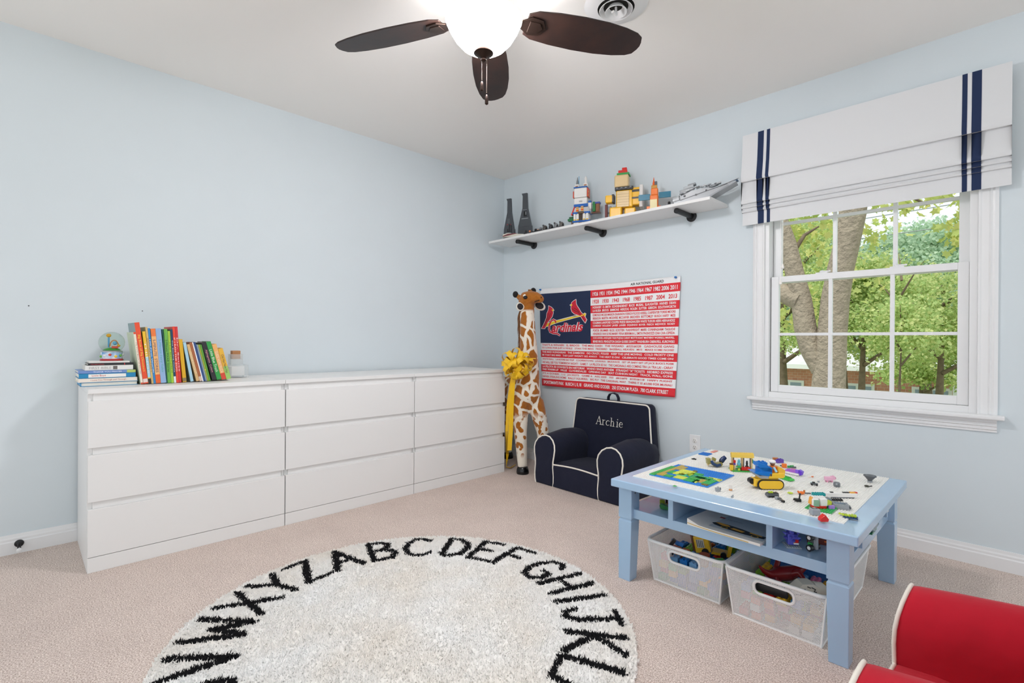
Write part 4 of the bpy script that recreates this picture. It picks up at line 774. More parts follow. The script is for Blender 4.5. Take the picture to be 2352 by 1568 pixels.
O('tiny_arch', G().tube([(.01,.008+.016*math.cos(R(a)),.066+.030*math.sin(R(a))) for a in range(0,181,20)],.0022,6), P('#d8843a'), sg, smooth=60); O('tiny_ball', G().ell((.014,.010,.082),(.009,.009,.009),10,8), P('#62a8d0'), sg, smooth=80)
O('tiny_wagon', G().box(.008,.024,-.002,.022,.058,.068), P('#d84a34'), sg); O('tiny_duck', G().ell((.014,.024,.070),(.007,.007,.006),10,8), P('#e8b82c'), sg, smooth=80)
# clear organiser
m_acr = bpy.data.materials.new('clear_acrylic'); m_acr.use_nodes = True; nt = m_acr.node_tree; nt.nodes.clear()
o_ = nt.nodes.new('ShaderNodeOutputMaterial'); t_ = nt.nodes.new('ShaderNodeBsdfTransparent'); gl = nt.nodes.new('ShaderNodeBsdfPrincipled'); gl.inputs['Base Color'].default_value = (.9,.92,.93,1); gl.inputs['Roughness'].default_value = .15; t_.inputs[0].default_value = (.97,.98,.98,1)
mx = nt.nodes.new('ShaderNodeMixShader'); mx.inputs[0].default_value = .20; nt.links.new(t_.outputs[0],mx.inputs[1]); nt.links.new(gl.outputs[0],mx.inputs[2]); nt.links.new(mx.outputs[0],o_.inputs[0])
def tray(name, label, x0, x1, y0, y1, z0, h, legs=True):
    cx, cy = (x0+x1)/2,(y0+y1)/2; t = thing(name,label,'organizer',(cx,cy,z0)); a, b = (x1-x0)/2,(y1-y0)/2; th_ = .0025; f_ = .010 if legs else 0
    O('tray_floor', G().box(-a,a,-b,b,f_,f_+th_), m_acr, t)
    for s in (-1,1):
        O('side_wall', G().box(-a,a,s*b-th_/2*(1+s),s*b+th_/2*(1-s),f_+th_,h), m_acr, t); O('end_wall', G().box(s*a-th_/2*(1+s),s*a+th_/2*(1-s),-b+th_,b-th_,f_+th_,h), m_acr, t)
    if legs:
        for sx in (-1,1):
            for sy in (-1,1): O('foot', G().box(sx*a-.004*(1+sx),sx*a+.004*(1-sx),sy*b-.004*(1+sy),sy*b+.004*(1-sy),0,f_), m_acr, t)
    return t
tray('desk_organizer','large clear acrylic tray holding white cards beside the books',.10,.19,-2.275,-2.175,ZD,.072)
cd_ = O('card_stack', G().box(.112,.178,-2.260,-2.192,ZD+.0128,ZD+.064), P('#f2f3f4',.5)); bev(cd_,.002); tag(cd_,'stack of white cards inside the large acrylic tray','card stack')
ts_ = tray('desk_organizer','small clear acrylic tray on top of the larger one',.115,.175,-2.262,-2.200,ZD+.0725,.060,False)
O('inner_shelf', G().box(-.027,.027,-.028,.028,.030,.0325), m_acr, ts_)
ck = O('cork_block', G().box(.125,.165,-2.252,-2.210,ZD+.1055,ZD+.152), mat('cork','#c08a5e',.85,noise=(220,.2)), None); bev(ck,.002); tag(ck,'tan cork block standing in the small acrylic tray','block')
# ------------------------------------------------------------------ flag on the wall
fl = thing('team_flag','red, white and navy striped flag with two red birds pinned to the wall','flag',(1.07,-.012,.63))
FO = Vector((1.07,-.012,.63))
def FS(u, v, off=0):
    """flag surface, u 0..1 across, v 0 (hem) .. 1 (below the header) .. 1.055"""
    vv = max(min(v,1),0); x = (.497*(1-vv)+.446*vv)*(1-u)+(1.668*(1-vv)+1.699*vv)*u; zz = .634+(1.392-.634)*v-.006*math.sin(math.pi*u)*v
    k = (1-vv)**1.3
    y = -.012-.010*k*math.sin(9*u+2.2*v+.4)-.012*k*math.exp(-((u-.22-.1*v)/.05)**2)-.004*k*math.sin(23*u+1)-.003*math.sin(6*u)*math.sin(5*v)-.010*(1-vv)
    return Vector((x,y-off,zz))-FO
m_fr, m_fw, m_fb = mat('flag_red','#e01f2d',.6,sheen=.1), mat('flag_white','#f1f0f0',.6), mat('flag_navy','#122448',.65)
NU, NV = 60, 65
V = []; Fq = []; mi = []
us = [i/NU for i in range(NU+1)]; us[25] = .418
vs_ = [j/NV for j in range(NV+1)]+[1.03,1.055]
for v in vs_:
    for u in us: V.append(FS(u,v))
for j in range(len(vs_)-1):
    for i in range(NU):
        a = j*(NU+1)+i; Fq.append((a,a+1,a+NU+2,a+NU+1)); s = int((NV-1-j)//5) if j < NV else -1
        mi.append(1 if s < 0 else (2 if (i < 25 and s < 7) else (0 if s % 2 == 0 else 1)))
me = npmesh('cloth',[tuple(p) for p in V],Fq,[m_fr,m_fw,m_fb],mi,True); cl = link('cloth',me,fl); so = cl.modifiers.new('th','SOLIDIFY'); so.thickness = .0006; so.offset = -1
LN = [(0,1,.435,.985,['1926 1931 1934 1942 1944 1946 1964 1967 1982 2006 2011']),(1,0,.435,.985,['1928   1930   1943   1968   1985   1987   2004   2013']),
 (2,1,.435,.98,['HORNSBY  O. SMITH  SCHOENDIENST  BUCK  MUSIAL  SLAUGHTER  HAINES  DEAN','LA RUSSA  BROCK  SIMMONS  HERZOG  ROLEN  SUTTER  GIBSON  SOUTHWORTH']),
 (3,0,.435,.98,['EDMONDS MCGEE MARION SHANNON FORSCH FLOOD KISSELL CARPENTER TORRE MOORE','BREADON  MARTIN  MCGWIRE  MCCARVER  BRECHEEN  BOTTOMLEY  BUSCH  HAFEY  MIZE']),
 (4,1,.435,.98,['COLEMAN LANKFORD COOPER FREESE ISRINGHAUSEN WHITE TUDOR HERR HERNANDEZ','COMISKEY  HOLLIDAY  JAVIER  LANIER  OQUENDO  BOYER  FRISCH  MEDWICK  RICKEY']),
 (5,0,.435,.98,['PORTER  BRUMMER  BUCK  ECKSTEIN  WAINWRIGHT  MARIS  CUNNINGHAM  TAGUCHI','HENDRICK VAN SLYKE MABRY PENA BERKMAN L. SMITH PAGNOZZI CHA CHA CEPEDA']),
 (6,1,.435,.98,['COX ANKIEL ANDUJAR YADI PUJOLS CARAY MOTTE KAAT MATHENY WORRELL MAXVILL','BENES BROS. PENDLETON SAIGH GUSSIE DEWITT WASHBURN OBERKFELL KUROWSKI']),
 (7,0,.015,.98,["THAT'S A WINNER!   EL BIRDOS   THE MAD DASH   THE WIZARD   #325/#328   GASHOUSE GANG",'SO LONG FOR JUST A WHILE   STAN THE MAN   FREDBIRD   BASEBALL HEAVEN   MV3   MAKE SOME NOISE!']),
 (8,1,.015,.98,['THE MAD HUNGARIAN   THE ZAMBONI   GO CRAZY, FOLKS!   KEEP THE LINE MOVING   COLD FROSTY ONE',"BE THAT BIG BIRD   THEY JUST WON'T GO AWAY!   THE HEAT IS ON!   CELEBRATE GOOD TIMES COME ON!"]),
 (9,0,.015,.98,["WHITEYBALL   LANKFORD BAT FLIP   COOPERSTOWN   LOUUUUU   BRUUUUCE   GET UP, BABY! GET UP! JACK BUCK'S POEM",'WE WILL SEE YOU TOMORROW NIGHT!   GAME 7   LA PELOTA SE VA!   THE CARDINALS ARE COMING TRA LA TRA LA! - CARAY']),
 (10,1,.015,.98,['LA PELOTA SE CONVIERTE EN HISTORIA!   WAINO SINGS ANTHEM   STRAIGHT "A" TICKETS   REDBIRD EXPRESS','FAIR WARM-UP   WILLIE   CLYDESDALES   OPENING DAY   SEAT CUSHION NIGHT   TRACK, WALL, GONE']),
 (11,0,.015,.98,["IT'S A GONER!   1.12   JACKETS   GAME 6   ASG 2009   703   #62/#70   #105/#118   HAPPY FLIGHT",'NEVER STEALING HOME   RALLY SQUIRREL   BIG FLY   THE CARDINAL WAY   THERE IT IS! #3,000 FOR MUSIAL!']),
 (12,1,.02,.96,["SPORTSMAN'S PARK   BUSCH I, II, III   GRAND AND DODIER   250 STADIUM PLAZA   700 CLARK STREET"])]
for s,wt,u0,u1,lines in LN:
    vt = 1-s/13
    for k,ln in enumerate(lines):
        hh = (.040 if len(lines) == 1 else .023); v0 = vt-1/13+(.018 if len(lines) == 1 else (.045,.012)[k])
        text(ln, (lambda u,v,u0=u0,v0=v0: FS(u0+u,v0+v,.0010)), u1-u0, hh, m_fw if wt else m_fr, cl, 'lettering', .022)
text('AIR NATIONAL GUARD', lambda u,v: FS(.70+u,1.012+v,.0010), .205, .024, P('#222326',.5), cl, 'lettering', .02)
def cb(x, y):
    t0 = 252-.06*(x-85); t1 = 828+.03*(x-105); return (x-92)/588*.418, 6/13+(1-(y-t0)/(t1-t0))*7/13
def logo(name, polys, m, off):
    g = G()
    for q in polys: g.add([FS(*cb(x,y),off) for x,y in q],[tuple(range(len(q)))])
    return O(name, g, m, cl)
def outline(poly, wd, closed=True):
    out = []; n = len(poly)
    for i in range(n if closed else n-1):
        a = Vector(poly[i]); b = Vector(poly[(i+1)%n]); d = (b-a).normalized(); s_ = Vector((-d.y,d.x))*wd; e_ = d*wd*.7
        out.append([tuple(q) for q in (a-e_-s_,b+e_-s_,b+e_+s_,a-e_+s_)])
    return out
rb = [(522,320),(500,334),(478,352),(468,378),(456,384),(468,398),(466,430),(478,465),(505,490),(540,502),(572,516),(596,558),(622,598),(638,560),(620,528),(600,498),(576,470),(556,430),(536,398),(524,368)]
lb = [(203,392),(234,408),(256,430),(264,446),(252,454),(256,476),(242,520),(216,555),(190,585),(166,632),(150,660),(110,658),(138,612),(158,570),(174,530),(180,482),(194,452),(203,424)]
bat = [(162,602),(158,642),(300,592),(520,532),(604,514),(622,522),(630,490),(618,482),(600,494),(500,514),(300,564)]
cs_ = [(284,588),(278,566),(256,556),(230,572),(206,620),(203,668),(216,700),(250,716),(300,722),(326,738)]
logo('logo_outline', outline(rb,5)+outline(lb,5)+outline(bat,4)+outline(cs_,12,False), m_fw, .0009)
logo('logo_bat', [bat], P('#f2cf2c',.5), .0013); logo('logo_bird', [rb], P('#d21a34',.5), .0016); logo('logo_bird', [lb], P('#d21a34',.5), .0016)
logo('logo_beak', [[(456,384),(470,372),(484,382),(472,398)],[(264,446),(250,432),(238,442),(250,456)]], P('#f2cf2c',.5), .0020)
logo('logo_wing', outline([(480,430),(505,452),(545,470),(570,500)],3,False)+outline([(500,420),(530,440),(560,470)],3,False)+outline([(196,480),(190,520),(170,570),(140,630)],3,False)+outline([(222,480),(212,520),(190,560)],3,False)+outline([(590,520),(618,575)],2.5,False), P('#5a0f1c',.5), .0020)
logo('logo_script', outline(cs_,8,False), P('#d21a34',.5), .0018)
for off,bo,m in ((.0011,.075,m_fw),(.0017,.03,P('#d21a34',.5))):
    text('ardinals', (lambda u,v,off=off: FS(*cb(232+u,708-v-.03*u),off)), 368, 112, m, cl, 'logo_script', bo, .28)
for u in (.012,.975):
    p = FS(u,1.045)+FO; pn = thing('push_pin','blue push pin %s' % ('beside the giraffe head holding the flag' if u < .5 else 'at the flag corner under the long shelf'),'pin',(p.x,p.y-.002,p.z))
    Mx = Matrix.Rotation(R(90),4,'X'); O('pin_head', G().lathe([(.008,0),(.0075,.002),(.004,.004),(.004,.009),(.0065,.011),(.006,.013)],14,M=Mx), P('#1f6fb8'), pn, smooth=40); O('needle', G().cyl((0,.012,0),(0,0,0),.0007,n=6), mat('pin_steel','#c0c0c0',.3,1), pn)
# ------------------------------------------------------------------ plush giraffe
GO = Vector((.50,-.30,0))
def gp(px, py, d=3.84):                       # giraffe points read from the photograph at the giraffe's own distance
    v = _fw+_r2*((px-1176)/F_PX)-_u2*((py-784)/F_PX); return CAM+v*d-GO
def fur():
    m = bpy.data.materials.new('giraffe_fur'); m.use_nodes = True; nt = m.node_tree; b = nt.nodes['Principled BSDF']; b.inputs['Roughness'].default_value = .9; b.inputs['Sheen Weight'].default_value = .3; b.inputs['Specular IOR Level'].default_value = .15
    L = nt.links.new; N_ = nt.nodes.new
    tc = N_('ShaderNodeTexCoord'); mp = N_('ShaderNodeMapping'); mp.inputs['Scale'].default_value = (1,1,.78); L(tc.outputs['Object'],mp.inputs[0])
    nz = N_('ShaderNodeTexNoise'); nz.inputs['Scale'].default_value = 9; L(tc.outputs['Object'],nz.inputs['Vector'])
    mxv = N_('ShaderNodeMix'); mxv.data_type = 'RGBA'; mxv.inputs[0].default_value = .06; L(mp.outputs[0],mxv.inputs[6]); L(nz.outputs['Color'],mxv.inputs[7])
    v1 = N_('ShaderNodeTexVoronoi'); v1.feature = 'DISTANCE_TO_EDGE'; v1.inputs['Scale'].default_value = 13; L(mxv.outputs[2],v1.inputs['Vector'])
    v2 = N_('ShaderNodeTexVoronoi'); v2.inputs['Scale'].default_value = 27; L(mxv.outputs[2],v2.inputs['Vector'])
    sp = N_('ShaderNodeSeparateXYZ'); L(tc.outputs['Object'],sp.inputs[0])
    def mr(src,a,c,to0=0,to1=1):
        r = N_('ShaderNodeMapRange'); r.inputs[1].default_value = a; r.inputs[2].default_value = c; r.inputs[3].default_value = to0; r.inputs[4].default_value = to1; L(src,r.inputs[0]); return r.outputs[0]
    cell = mr(v1.outputs['Distance'],.085,.12); spot = mr(v2.outputs['Distance'],.50,.44)
    th_ = mr(sp.outputs[2],.12,.16)                       # no spots on the lowest shin
    mu = N_('ShaderNodeMath'); mu.operation = 'MULTIPLY'; L(spot,mu.inputs[0]); L(th_,mu.inputs[1])
    f1 = N_('ShaderNodeMix'); L(mr(sp.outputs[2],.40,.46),f1.inputs[0]); L(mu.outputs[0],f1.inputs[2]); L(cell,f1.inputs[3])
    f2 = N_('ShaderNodeMath'); f2.operation = 'MAXIMUM'; L(f1.outputs[0],f2.inputs[0]); L(mr(sp.outputs[2],1.225,1.24),f2.inputs[1])
    col = N_('ShaderNodeMix'); col.data_type = 'RGBA'; col.inputs[6].default_value = (*srgb('#efe6d6'),1); L(f2.outputs[0],col.inputs[0])
    n3 = N_('ShaderNodeTexNoise'); n3.inputs['Scale'].default_value = 60; L(tc.outputs['Object'],n3.inputs['Vector'])
    br = N_('ShaderNodeMix'); br.data_type = 'RGBA'; br.inputs[6].default_value = (*srgb('#965414'),1); br.inputs[7].default_value = (*srgb('#b8742e'),1); L(n3.outputs['Fac'],br.inputs[0]); L(br.outputs[2],col.inputs[7])
    L(col.outputs[2],b.inputs['Base Color'])
    n4 = N_('ShaderNodeTexNoise'); n4.inputs['Scale'].default_value = 350; L(tc.outputs['Object'],n4.inputs['Vector']); bp = N_('ShaderNodeBump'); bp.inputs['Strength'].default_value = .4; bp.inputs['Distance'].default_value = .003; L(n4.outputs['Fac'],bp.inputs['Height']); L(bp.outputs[0],b.inputs['Normal'])
    return m
m_fur = fur(); m_bfur = mat('brown_fur','#b06f2c',.9,noise=(60,.25)); m_cfur = mat('cream_fur','#efe7da',.9); m_kfur = mat('black_fur','#1a1716',.9); m_hoof = mat('black_vinyl','#0d0d0f',.25)
gi = thing('plush_giraffe','tall plush giraffe standing between the dresser and the navy armchair','plush toy',GO)
def W(x,y,z_): return Vector((x,y,z_))-GO
chest = W(.615,-.325,.60); g = G()
g.tube([chest+Vector((-.02,.01,-.02)),gp(1214,880),gp(1214,840),gp(1214,800),gp(1212,760),gp(1211,725),gp(1211,695)],[.105,.088,.078,.068,.060,.056,.054],16)
g.tube([gp(1201,694,3.85),gp(1208,687,3.83),gp(1221,683,3.81),gp(1233,683,3.80),gp(1242,686,3.79)],[.040,.060,.054,.042,.030],16)
g.ell(gp(1209,690,3.83),(.062,.062,.058)); g.ell(gp(1240,687,3.79),(.034,.034,.030))
g.tube([chest,chest+Vector((-.12,.03,-.01)),W(.36,-.26,.60),W(.24,-.22,.585)],[.108,.118,.122,.105],18); g.ell(chest,(.105,.105,.12)); g.ell(W(.235,-.22,.58),(.11,.11,.115))
def gleg(top, mid, foot, r0, r1, r2): g.tube([top,(top+mid)*.5+Vector((.004,0,0)),mid,(mid+foot)*.5,foot],[r0,(r0+r1)/2,r1,(r1+r2)*.5,r2],14)
H1, H2, H3, H4 = W(.635,-.392,.045), W(.742,-.262,.045), W(.195,-.125,.045), W(.20,-.30,.045)
gleg(W(.575,-.372,.54),W(.602,-.385,.30),H1,.070,.050,.036); gleg(W(.655,-.285,.54),W(.715,-.255,.30),H2,.068,.048,.036)
gleg(W(.235,-.165,.54),W(.205,-.135,.30),H3,.075,.050,.036); gleg(W(.235,-.275,.54),W(.21,-.295,.30),H4,.075,.050,.036)
bo = O('body', g, m_fur, gi); rm = bo.modifiers.new('remesh','REMESH'); rm.mode = 'VOXEL'; rm.voxel_size = .0095; rm.use_smooth_shade = True
sm = bo.modifiers.new('smooth','SMOOTH'); sm.factor = .5; sm.iterations = 6
for h in (H1,H2,H3,H4): O('hoof', G().lathe([(.046,0),(.048,.012),(.044,.034),(.036,.052),(.030,.056)],18,(h.x,h.y,0)), m_hoof, gi, smooth=50)
for q0,q1 in (((1197,686,3.84),(1184,676,3.83)),((1216,671,3.86),(1225,668,3.87))):
    a, b_ = gp(*q0), gp(*q1); oc = O('ossicone', G().tube([a,(a+b_)*.5,b_],[.024,.017,.013],12), m_bfur, gi, smooth=60)
    O('horn_tuft', G().ell(b_,(.022,.022,.025),12,8), m_kfur, oc, smooth=80)
for tip,base in (((1191,707,3.81),(1199,701,3.80)),((1247,706,3.86),(1231,698,3.86))):
    t_, b_ = gp(*tip), gp(*base); d = (t_-b_).normalized(); L_ = (t_-b_).length+.02; q = d.to_track_quat('X','Z').to_matrix().to_4x4()
    Mx = Matrix.Translation((t_+b_)/2) @ q; e = O('ear', G().ell((0,0,0),(L_*.62,.018,.034),14,10,Mx), m_cfur, gi, smooth=80)
    n = -_fw; off = Matrix.Translation(n*.009); O('ear_inner', G().ell((0,0,0),(L_*.46,.015,.026),12,8,off @ Mx), mat('ear_dark','#2c2426',.9), e, smooth=80)
ey = gp(1207,683,3.775); es = O('eye_patch', G().ell(gp(1207,681,3.796),(.024,.024,.021),14,10), m_cfur, gi, smooth=80); O('eye', G().ell(ey,(.018,.018,.0145),14,10), m_hoof, es, smooth=80)
O('nostril', G().ell(gp(1243,683,3.763),(.0045,.0045,.006),8,6), m_kfur, gi, smooth=80); O('mouth_line', G().tube([gp(1228,693,3.757),gp(1233,691,3.757),gp(1239,689,3.762)],.003,6), m_kfur, gi, smooth=60)
O('brow', G().tube([gp(1213,674,3.782),gp(1217,676,3.775),gp(1219,678,3.772)],.003,6), m_kfur, gi, smooth=60)
ms = [(1195,712),(1193,735),(1194,760),(1195,790),(1194,810)]; g = G()
for i in range(70):
    k = i/69*3.999; j = int(k); t = k-j; x = ms[j][0]*(1-t)+ms[j+1][0]*t; y = ms[j][1]*(1-t)+ms[j+1][1]*t; a = gp(x+5,y-6,3.87+.02*math.sin(i*7)); b_ = gp(x-4-2*math.sin(i*3.3),y+8,3.88+.02*math.cos(i*5))
    g.tube([a,(a+b_)*.5+Vector((0,0,.006)),b_],[.006,.005,.0008],5)
O('mane', g, mat('mane_hair','#8a5a34',.9,noise=(60,.3)), gi, kind='stuff')
O('tail', G().tube([W(.14,-.20,.60),W(.115,-.195,.50),W(.11,-.19,.40)],[.014,.010,.012],8).ell(W(.11,-.19,.36),(.02,.02,.045),10,8), m_bfur, gi, smooth=70)

# ------------------------------------------------------------------ yellow gift bow with tails
m_rib = mat('yellow_ribbon','#f5c31a',.3,sheen=.1)
bc = CAM+(_fw+_r2*((1187-1176)/F_PX)-_u2*((836-784)/F_PX))*3.70
bow = thing('ribbon_bow','large yellow ribbon bow with long tails tied to the giraffe','bow',bc)
rgt, awy, upv = Vector((_r.x,_r.y,0)), Vector((_fw.x,_fw.y,0)), Vector((0,0,1))
for i in range(24):
    a = i*2.39996; e = math.acos(1-i/23*1.05)      # golden spiral over the half facing the room
    d = (rgt*math.sin(e)*math.cos(a)+upv*math.sin(e)*math.sin(a)-awy*max(math.cos(e),-.1)*.75).normalized(); L_ = .058+.062*math.sin(e)*(.85+.3*random.random())
    s_ = d.cross(Vector((random.uniform(-1,1),random.uniform(-1,1),random.uniform(-1,1)))).normalized(); o_ = d.cross(s_)
    pts = []
    for k in range(13):
        t = k/12*2*math.pi; pts.append(d*(L_*.5*(1-math.cos(t)))+o_*(.034*math.sin(t)*(1-.25*math.cos(t))))
    O('ribbon_loop', G().strip(pts,s_*.018,.0004), m_rib, bow, smooth=60)
def gq(px,py,d): return CAM+(_fw+_r2*((px-1176)/F_PX)-_u2*((py-784)/F_PX))*d-bc
O('ribbon_tail', G().strip([gq(1182,850,3.70),gq(1178,880,3.70),gq(1175,930,3.71),gq(1173,990,3.72),gq(1171,1020,3.725),gq(1170,1034,3.73)],rgt*.016+awy*.004,.0005), m_rib, bow)
fl_ = at(1163,1073,'z',.004)-bc; f2_ = at(1184,1070,'z',.004)-bc; f3_ = at(1172,1074,'z',.004)-bc
O('ribbon_tail', G().strip([gq(1180,852,3.71),gq(1174,880,3.74),gq(1167,930,3.78),gq(1164,990,3.80),fl_+Vector((-.01,.02,.10)),fl_+Vector((0,0,.004)),f3_,f2_+Vector((0,0,.012))],[rgt*.011-awy*.007]*5+[awy*.0125]*3,.0005), m_rib, bow)
O('neck_tie', G().strip([gq(1188,828,3.72),gq(1202,824,3.755),gq(1215,823,3.75),gq(1231,823,3.765)],upv*.0035,.0005), m_rib, bow)

# ------------------------------------------------------------------ brick models on the wall shelf (plain stand-ins)
def sh(px, py, y): p = at(px,py,'y',y); return (p.x,y,ZS+.0003)
def fin(h, w0, w1, kx):
    return [(-w0/2,0),(w0/2,0),(w0/2-2,h*.28),(w0/2-8,h*.30),(w1/2+6,h*.68),(w1/2,h),(-w1/2-kx,h),(-w1/2,h*.94),(-w1/2-2,h*.68),(-w0/2+6,h*.3)]
for k,(px,py,y,hh,w0,w1,lb_) in enumerate(((1170,538,-.11,372,112,34,'dark grey tapering brick tower nearest the room corner'),(1206,530,-.10,384,134,40,'taller dark grey tapering brick tower beside the small cockpit model'))):
    parts = [('slab','#4a4e53','p',fin(hh,w0,w1,10),-9,9),('edge','#2a2d30','x',(w0*.5,24,26),(0,0,13))]
    if k: parts += [('dark_panel','#17181a','x',(28,4,44),(6,-11,hh*.55)),('grey_bar','#a4a8ac','x',(6,5,26),(14,-12,hh*.56)),('grey_strip','#a9adb1','x',(62,4,5),(2,-10,hh*.45)),('grey_strip','#9a9ea2','x',(40,4,3),(2,-10,hh*.64)),('nameplate','#7d8287','x',(36,4,6),(10,-11,34))]+[('course','#3c4044','x',(w0-14-k_*5,3,1.2),(1,-9.6,30+k_*11)) for k_ in range(8)]
    else: parts += [('pipe','#1d1f22','c',(a_,-12,20+b_),(a_+4,-12,90+b_),5) for a_,b_ in ((-16,20),(2,60),(18,10),(-6,0),(22,50))]+[('red_dot','#c03030','x',(8,4,7),(-14,-11,150)),('red_dot','#b03030','x',(6,4,6),(18,-11,148)),('panel','#5d6267','x',(26,4,40),(-2,-10,180)),('panel','#6a6f74','x',(10,4,18),(18,-11,46)),('panel','#6a6f74','x',(10,4,18),(-20,-11,52))]
    toy('brick_tower',lb_,'brick model',sh(px,py,y),16,parts)
toy('brick_speeder','low cream and dark red brick model with thin rods','brick model',sh(1178,545,-.205),38,[('hull','#d8d2c2','p',[(-84,8),(-80,30),(-40,40),(10,34),(100,30),(104,22),(20,10)],-18,18),('stripe','#6a1f22','p',[(-82,10),(-30,20),(40,36),(24,38),(-40,34),(-84,16)],-20,-18),('belly','#5a5a58','x',(90,26,9),(-20,0,5)),('canopy','#8a9aa0','e',(-34,0,36),(28,12,12)),('rod',LG,'c',(-82,-12,22),(-120,-12,24),1.5),('rod',LG,'c',(-82,-12,10),(-120,-12,12),1.5)])
toy('brick_figure','small black toy figure beside the cream and red model','toy figure',sh(1207,538,-.20),30,[('body','#1b1c20','p',[(-16,0),(16,0),(12,26),(-12,26)],-7,7),('head','#202126','e',(0,0,34),(11,10,11))])
toy('brick_figure','small black toy figure with an orange face','toy figure',sh(1217,534,-.19),30,[('body','#202124','p',[(-12,0),(12,0),(9,24),(-9,24)],-6,6),('head','#d98a5e','e',(0,-2,32),(8,8,8)),('hair','#6a3020','e',(0,2,37),(9,8,6))])
for k,(px,py,hh) in enumerate(((1231,525,30),(1236,524,26),(1242,523,32))): toy('brick_figure',('dark toy figure with a round black head','tan-faced toy figure between two dark ones','grey-headed dark toy figure')[k],'toy figure',sh(px,py,-.17),30,[('body','#2a2b2e','p',[(-11,0),(11,0),(8,hh*.65),(-8,hh*.65)],-6,6),('head',('#1d1e21','#a5846c','#7d7f80')[k],'e',(0,0,hh*.82),(8,8,7)),('arm','#303236','c',(-10,0,hh*.5),(-20,-6,hh*.55),3)],scale=1.6)
for k,(px,py,wd,c1) in enumerate(((1252,520,46,'#57534e'),(1265.5,517,40,'#3a3b3e'),(1277.5,515,42,'#8a8c8e'),(1290,512,42,'#6a6560'))):
    toy('brick_walker',('dark brick crawler with a round brown-grey turret','low black brick crawler','brick crawler with a pale grey top','brick crawler with a rounded grey-brown body')[k],'brick model',sh(px,py,-.15),30,[('base','#2c2e31','x',(wd,30,14),(0,0,8)),('turret',c1,'e',(0,0,24),(wd*.36,15,14)),('gun','#26272a','c',(wd*.1,-10,22),(wd*.3,-26,24),3),('wheel','#1c1d1f','c',(-wd*.3,-17,8),(-wd*.3,17,8),8),('wheel','#1c1d1f','c',(wd*.3,-17,8),(wd*.3,17,8),8),('knob','#4a4c4f','x',(10,10,8),(-wd*.2,-6,36))]).scale = (1.3,1.3,1.75)
# white and blue brick tower house
BW, BB = '#eceae6', '#1a63b8'
tw = [('ground','#8a8d8f','x',(150,70,8),(0,0,4)),('green_tree','#1f6e40','x',(52,34,16),(-70,-8,52)),('green_tree','#175a34','x',(34,28,14),(-70,-8,66)),('trunk','#6a5a50','x',(16,14,40),(-66,-8,24)),('wall',BW,'x',(110,60,22),(2,0,18)),('band',BB,'x',(124,64,12),(2,0,36)),
 ('wall',BW,'x',(108,56,46),(2,4,64))]+[('column',BW,'x',(14,8,46),(-44+x_,-30,64)) for x_ in (0,22,66,88)]+[('column_foot','#e6b93a','x',(14,9,9),(-44+x_,-30,46)) for x_ in (0,22,66,88)]+[('doorway','#3a2a1e','x',(24,6,56),(-2,-27,60)),('band',BB,'x',(124,66,12),(2,0,93)),('canopy','#5a4632','p',[(-24,86),(26,86),(20,100),(-18,100)],-40,-28),
 ('wall','#c9c9c8','x',(112,54,34),(0,2,116)),('banner','#f0b23a','x',(17,5,32),(-26,-28,118)),('banner','#f0b23a','x',(17,5,32),(8,-28,122)),('banner_stripe',RED,'x',(17.4,5.4,7),(-26,-28,110)),('banner_stripe',RED,'x',(17.4,5.4,7),(8,-28,114)),('banner_stripe',BB,'x',(15,5.6,4),(-26,-28,126)),('banner_stripe',BB,'x',(15,5.6,4),(8,-28,130)),
 ('slide',RED,'x',(8,10,64),(-56,-24,112),(0,22,0)),('balcony',BRN,'x',(30,30,8),(-54,-10,86)),('band',BB,'x',(100,58,20),(-2,0,144)),('turret',BW,'x',(26,30,50),(56,-6,134)),('turret_cap',BB,'x',(20,20,16),(56,-6,166)),('turret_base','#a9abab','x',(26,30,34),(56,-6,104)),('vine','#1e7a3c','x',(20,24,66),(86,-4,130)),('lodge','#8a5a38','x',(26,30,56),(110,0,122)),('lodge_roof','#4a5aa8','x',(34,34,12),(110,0,154)),('balcony',BRN,'x',(60,34,8),(98,0,90)),
 ('wall',BW,'x',(92,52,44),(-6,2,176)),('wall',BW,'x',(62,54,20),(-6,2,164)),('window_grey','#b9b7b4','x',(22,4,10),(-4,-26,172)),('upper_block',BW,'x',(92,60,66),(-6,0,232)),('side_stripe','#d84a2a','x',(7,54,60),(44,0,230)),('side_stripe','#d84a2a','x',(7,54,46),(-55,0,222)),('side_dot','#f0b23a','x',(8,14,12),(45,-14,236)),('side_dot','#f0b23a','x',(8,14,12),(45,-14,212)),('band',BB,'x',(94,62,7),(-6,0,268)),
 ('chimney',BW,'x',(30,26,24),(-36,0,284)),('chimney',BW,'x',(32,26,26),(24,0,285)),('chimney_brick','#b5764a','x',(18,27,8),(-36,-1,280)),('chimney_brick','#b5764a','x',(18,27,8),(24,-1,284)),('spire','#7f8488','l',[(11,0),(8,20),(4,34),(2,50)],(-34,0,296)),('spire_rod','#56a9d0','c',(-24,0,300),(-24,0,352),2),('spire',BW,'l',[(10,0),(8,18),(10,34),(4,48)],(24,0,298)),('front_crate','#a97a4e','x',(26,18,22),(0,-36,14)),('flowers','#d86a4a','x',(40,12,12),(40,-34,12)),('red_post',RED,'x',(9,9,24),(92,-28,12)),('red_post_top','#f2c0a0','x',(11,11,12),(92,-28,30))]
toy('brick_tower_house','tall white and blue brick tower house on the shelf','brick model',sh(1337,505,-.13),22,tw,scale=1.08)
toy('brick_figure','tiny grey toy figure beside the white and blue tower','toy figure',sh(1373,500,-.16),30,[('body','#7a7f86','x',(12,8,18),(0,0,9)),('head','#5a4a5a','x',(11,10,11),(0,0,24))])
YB_ = '#f0b81c'
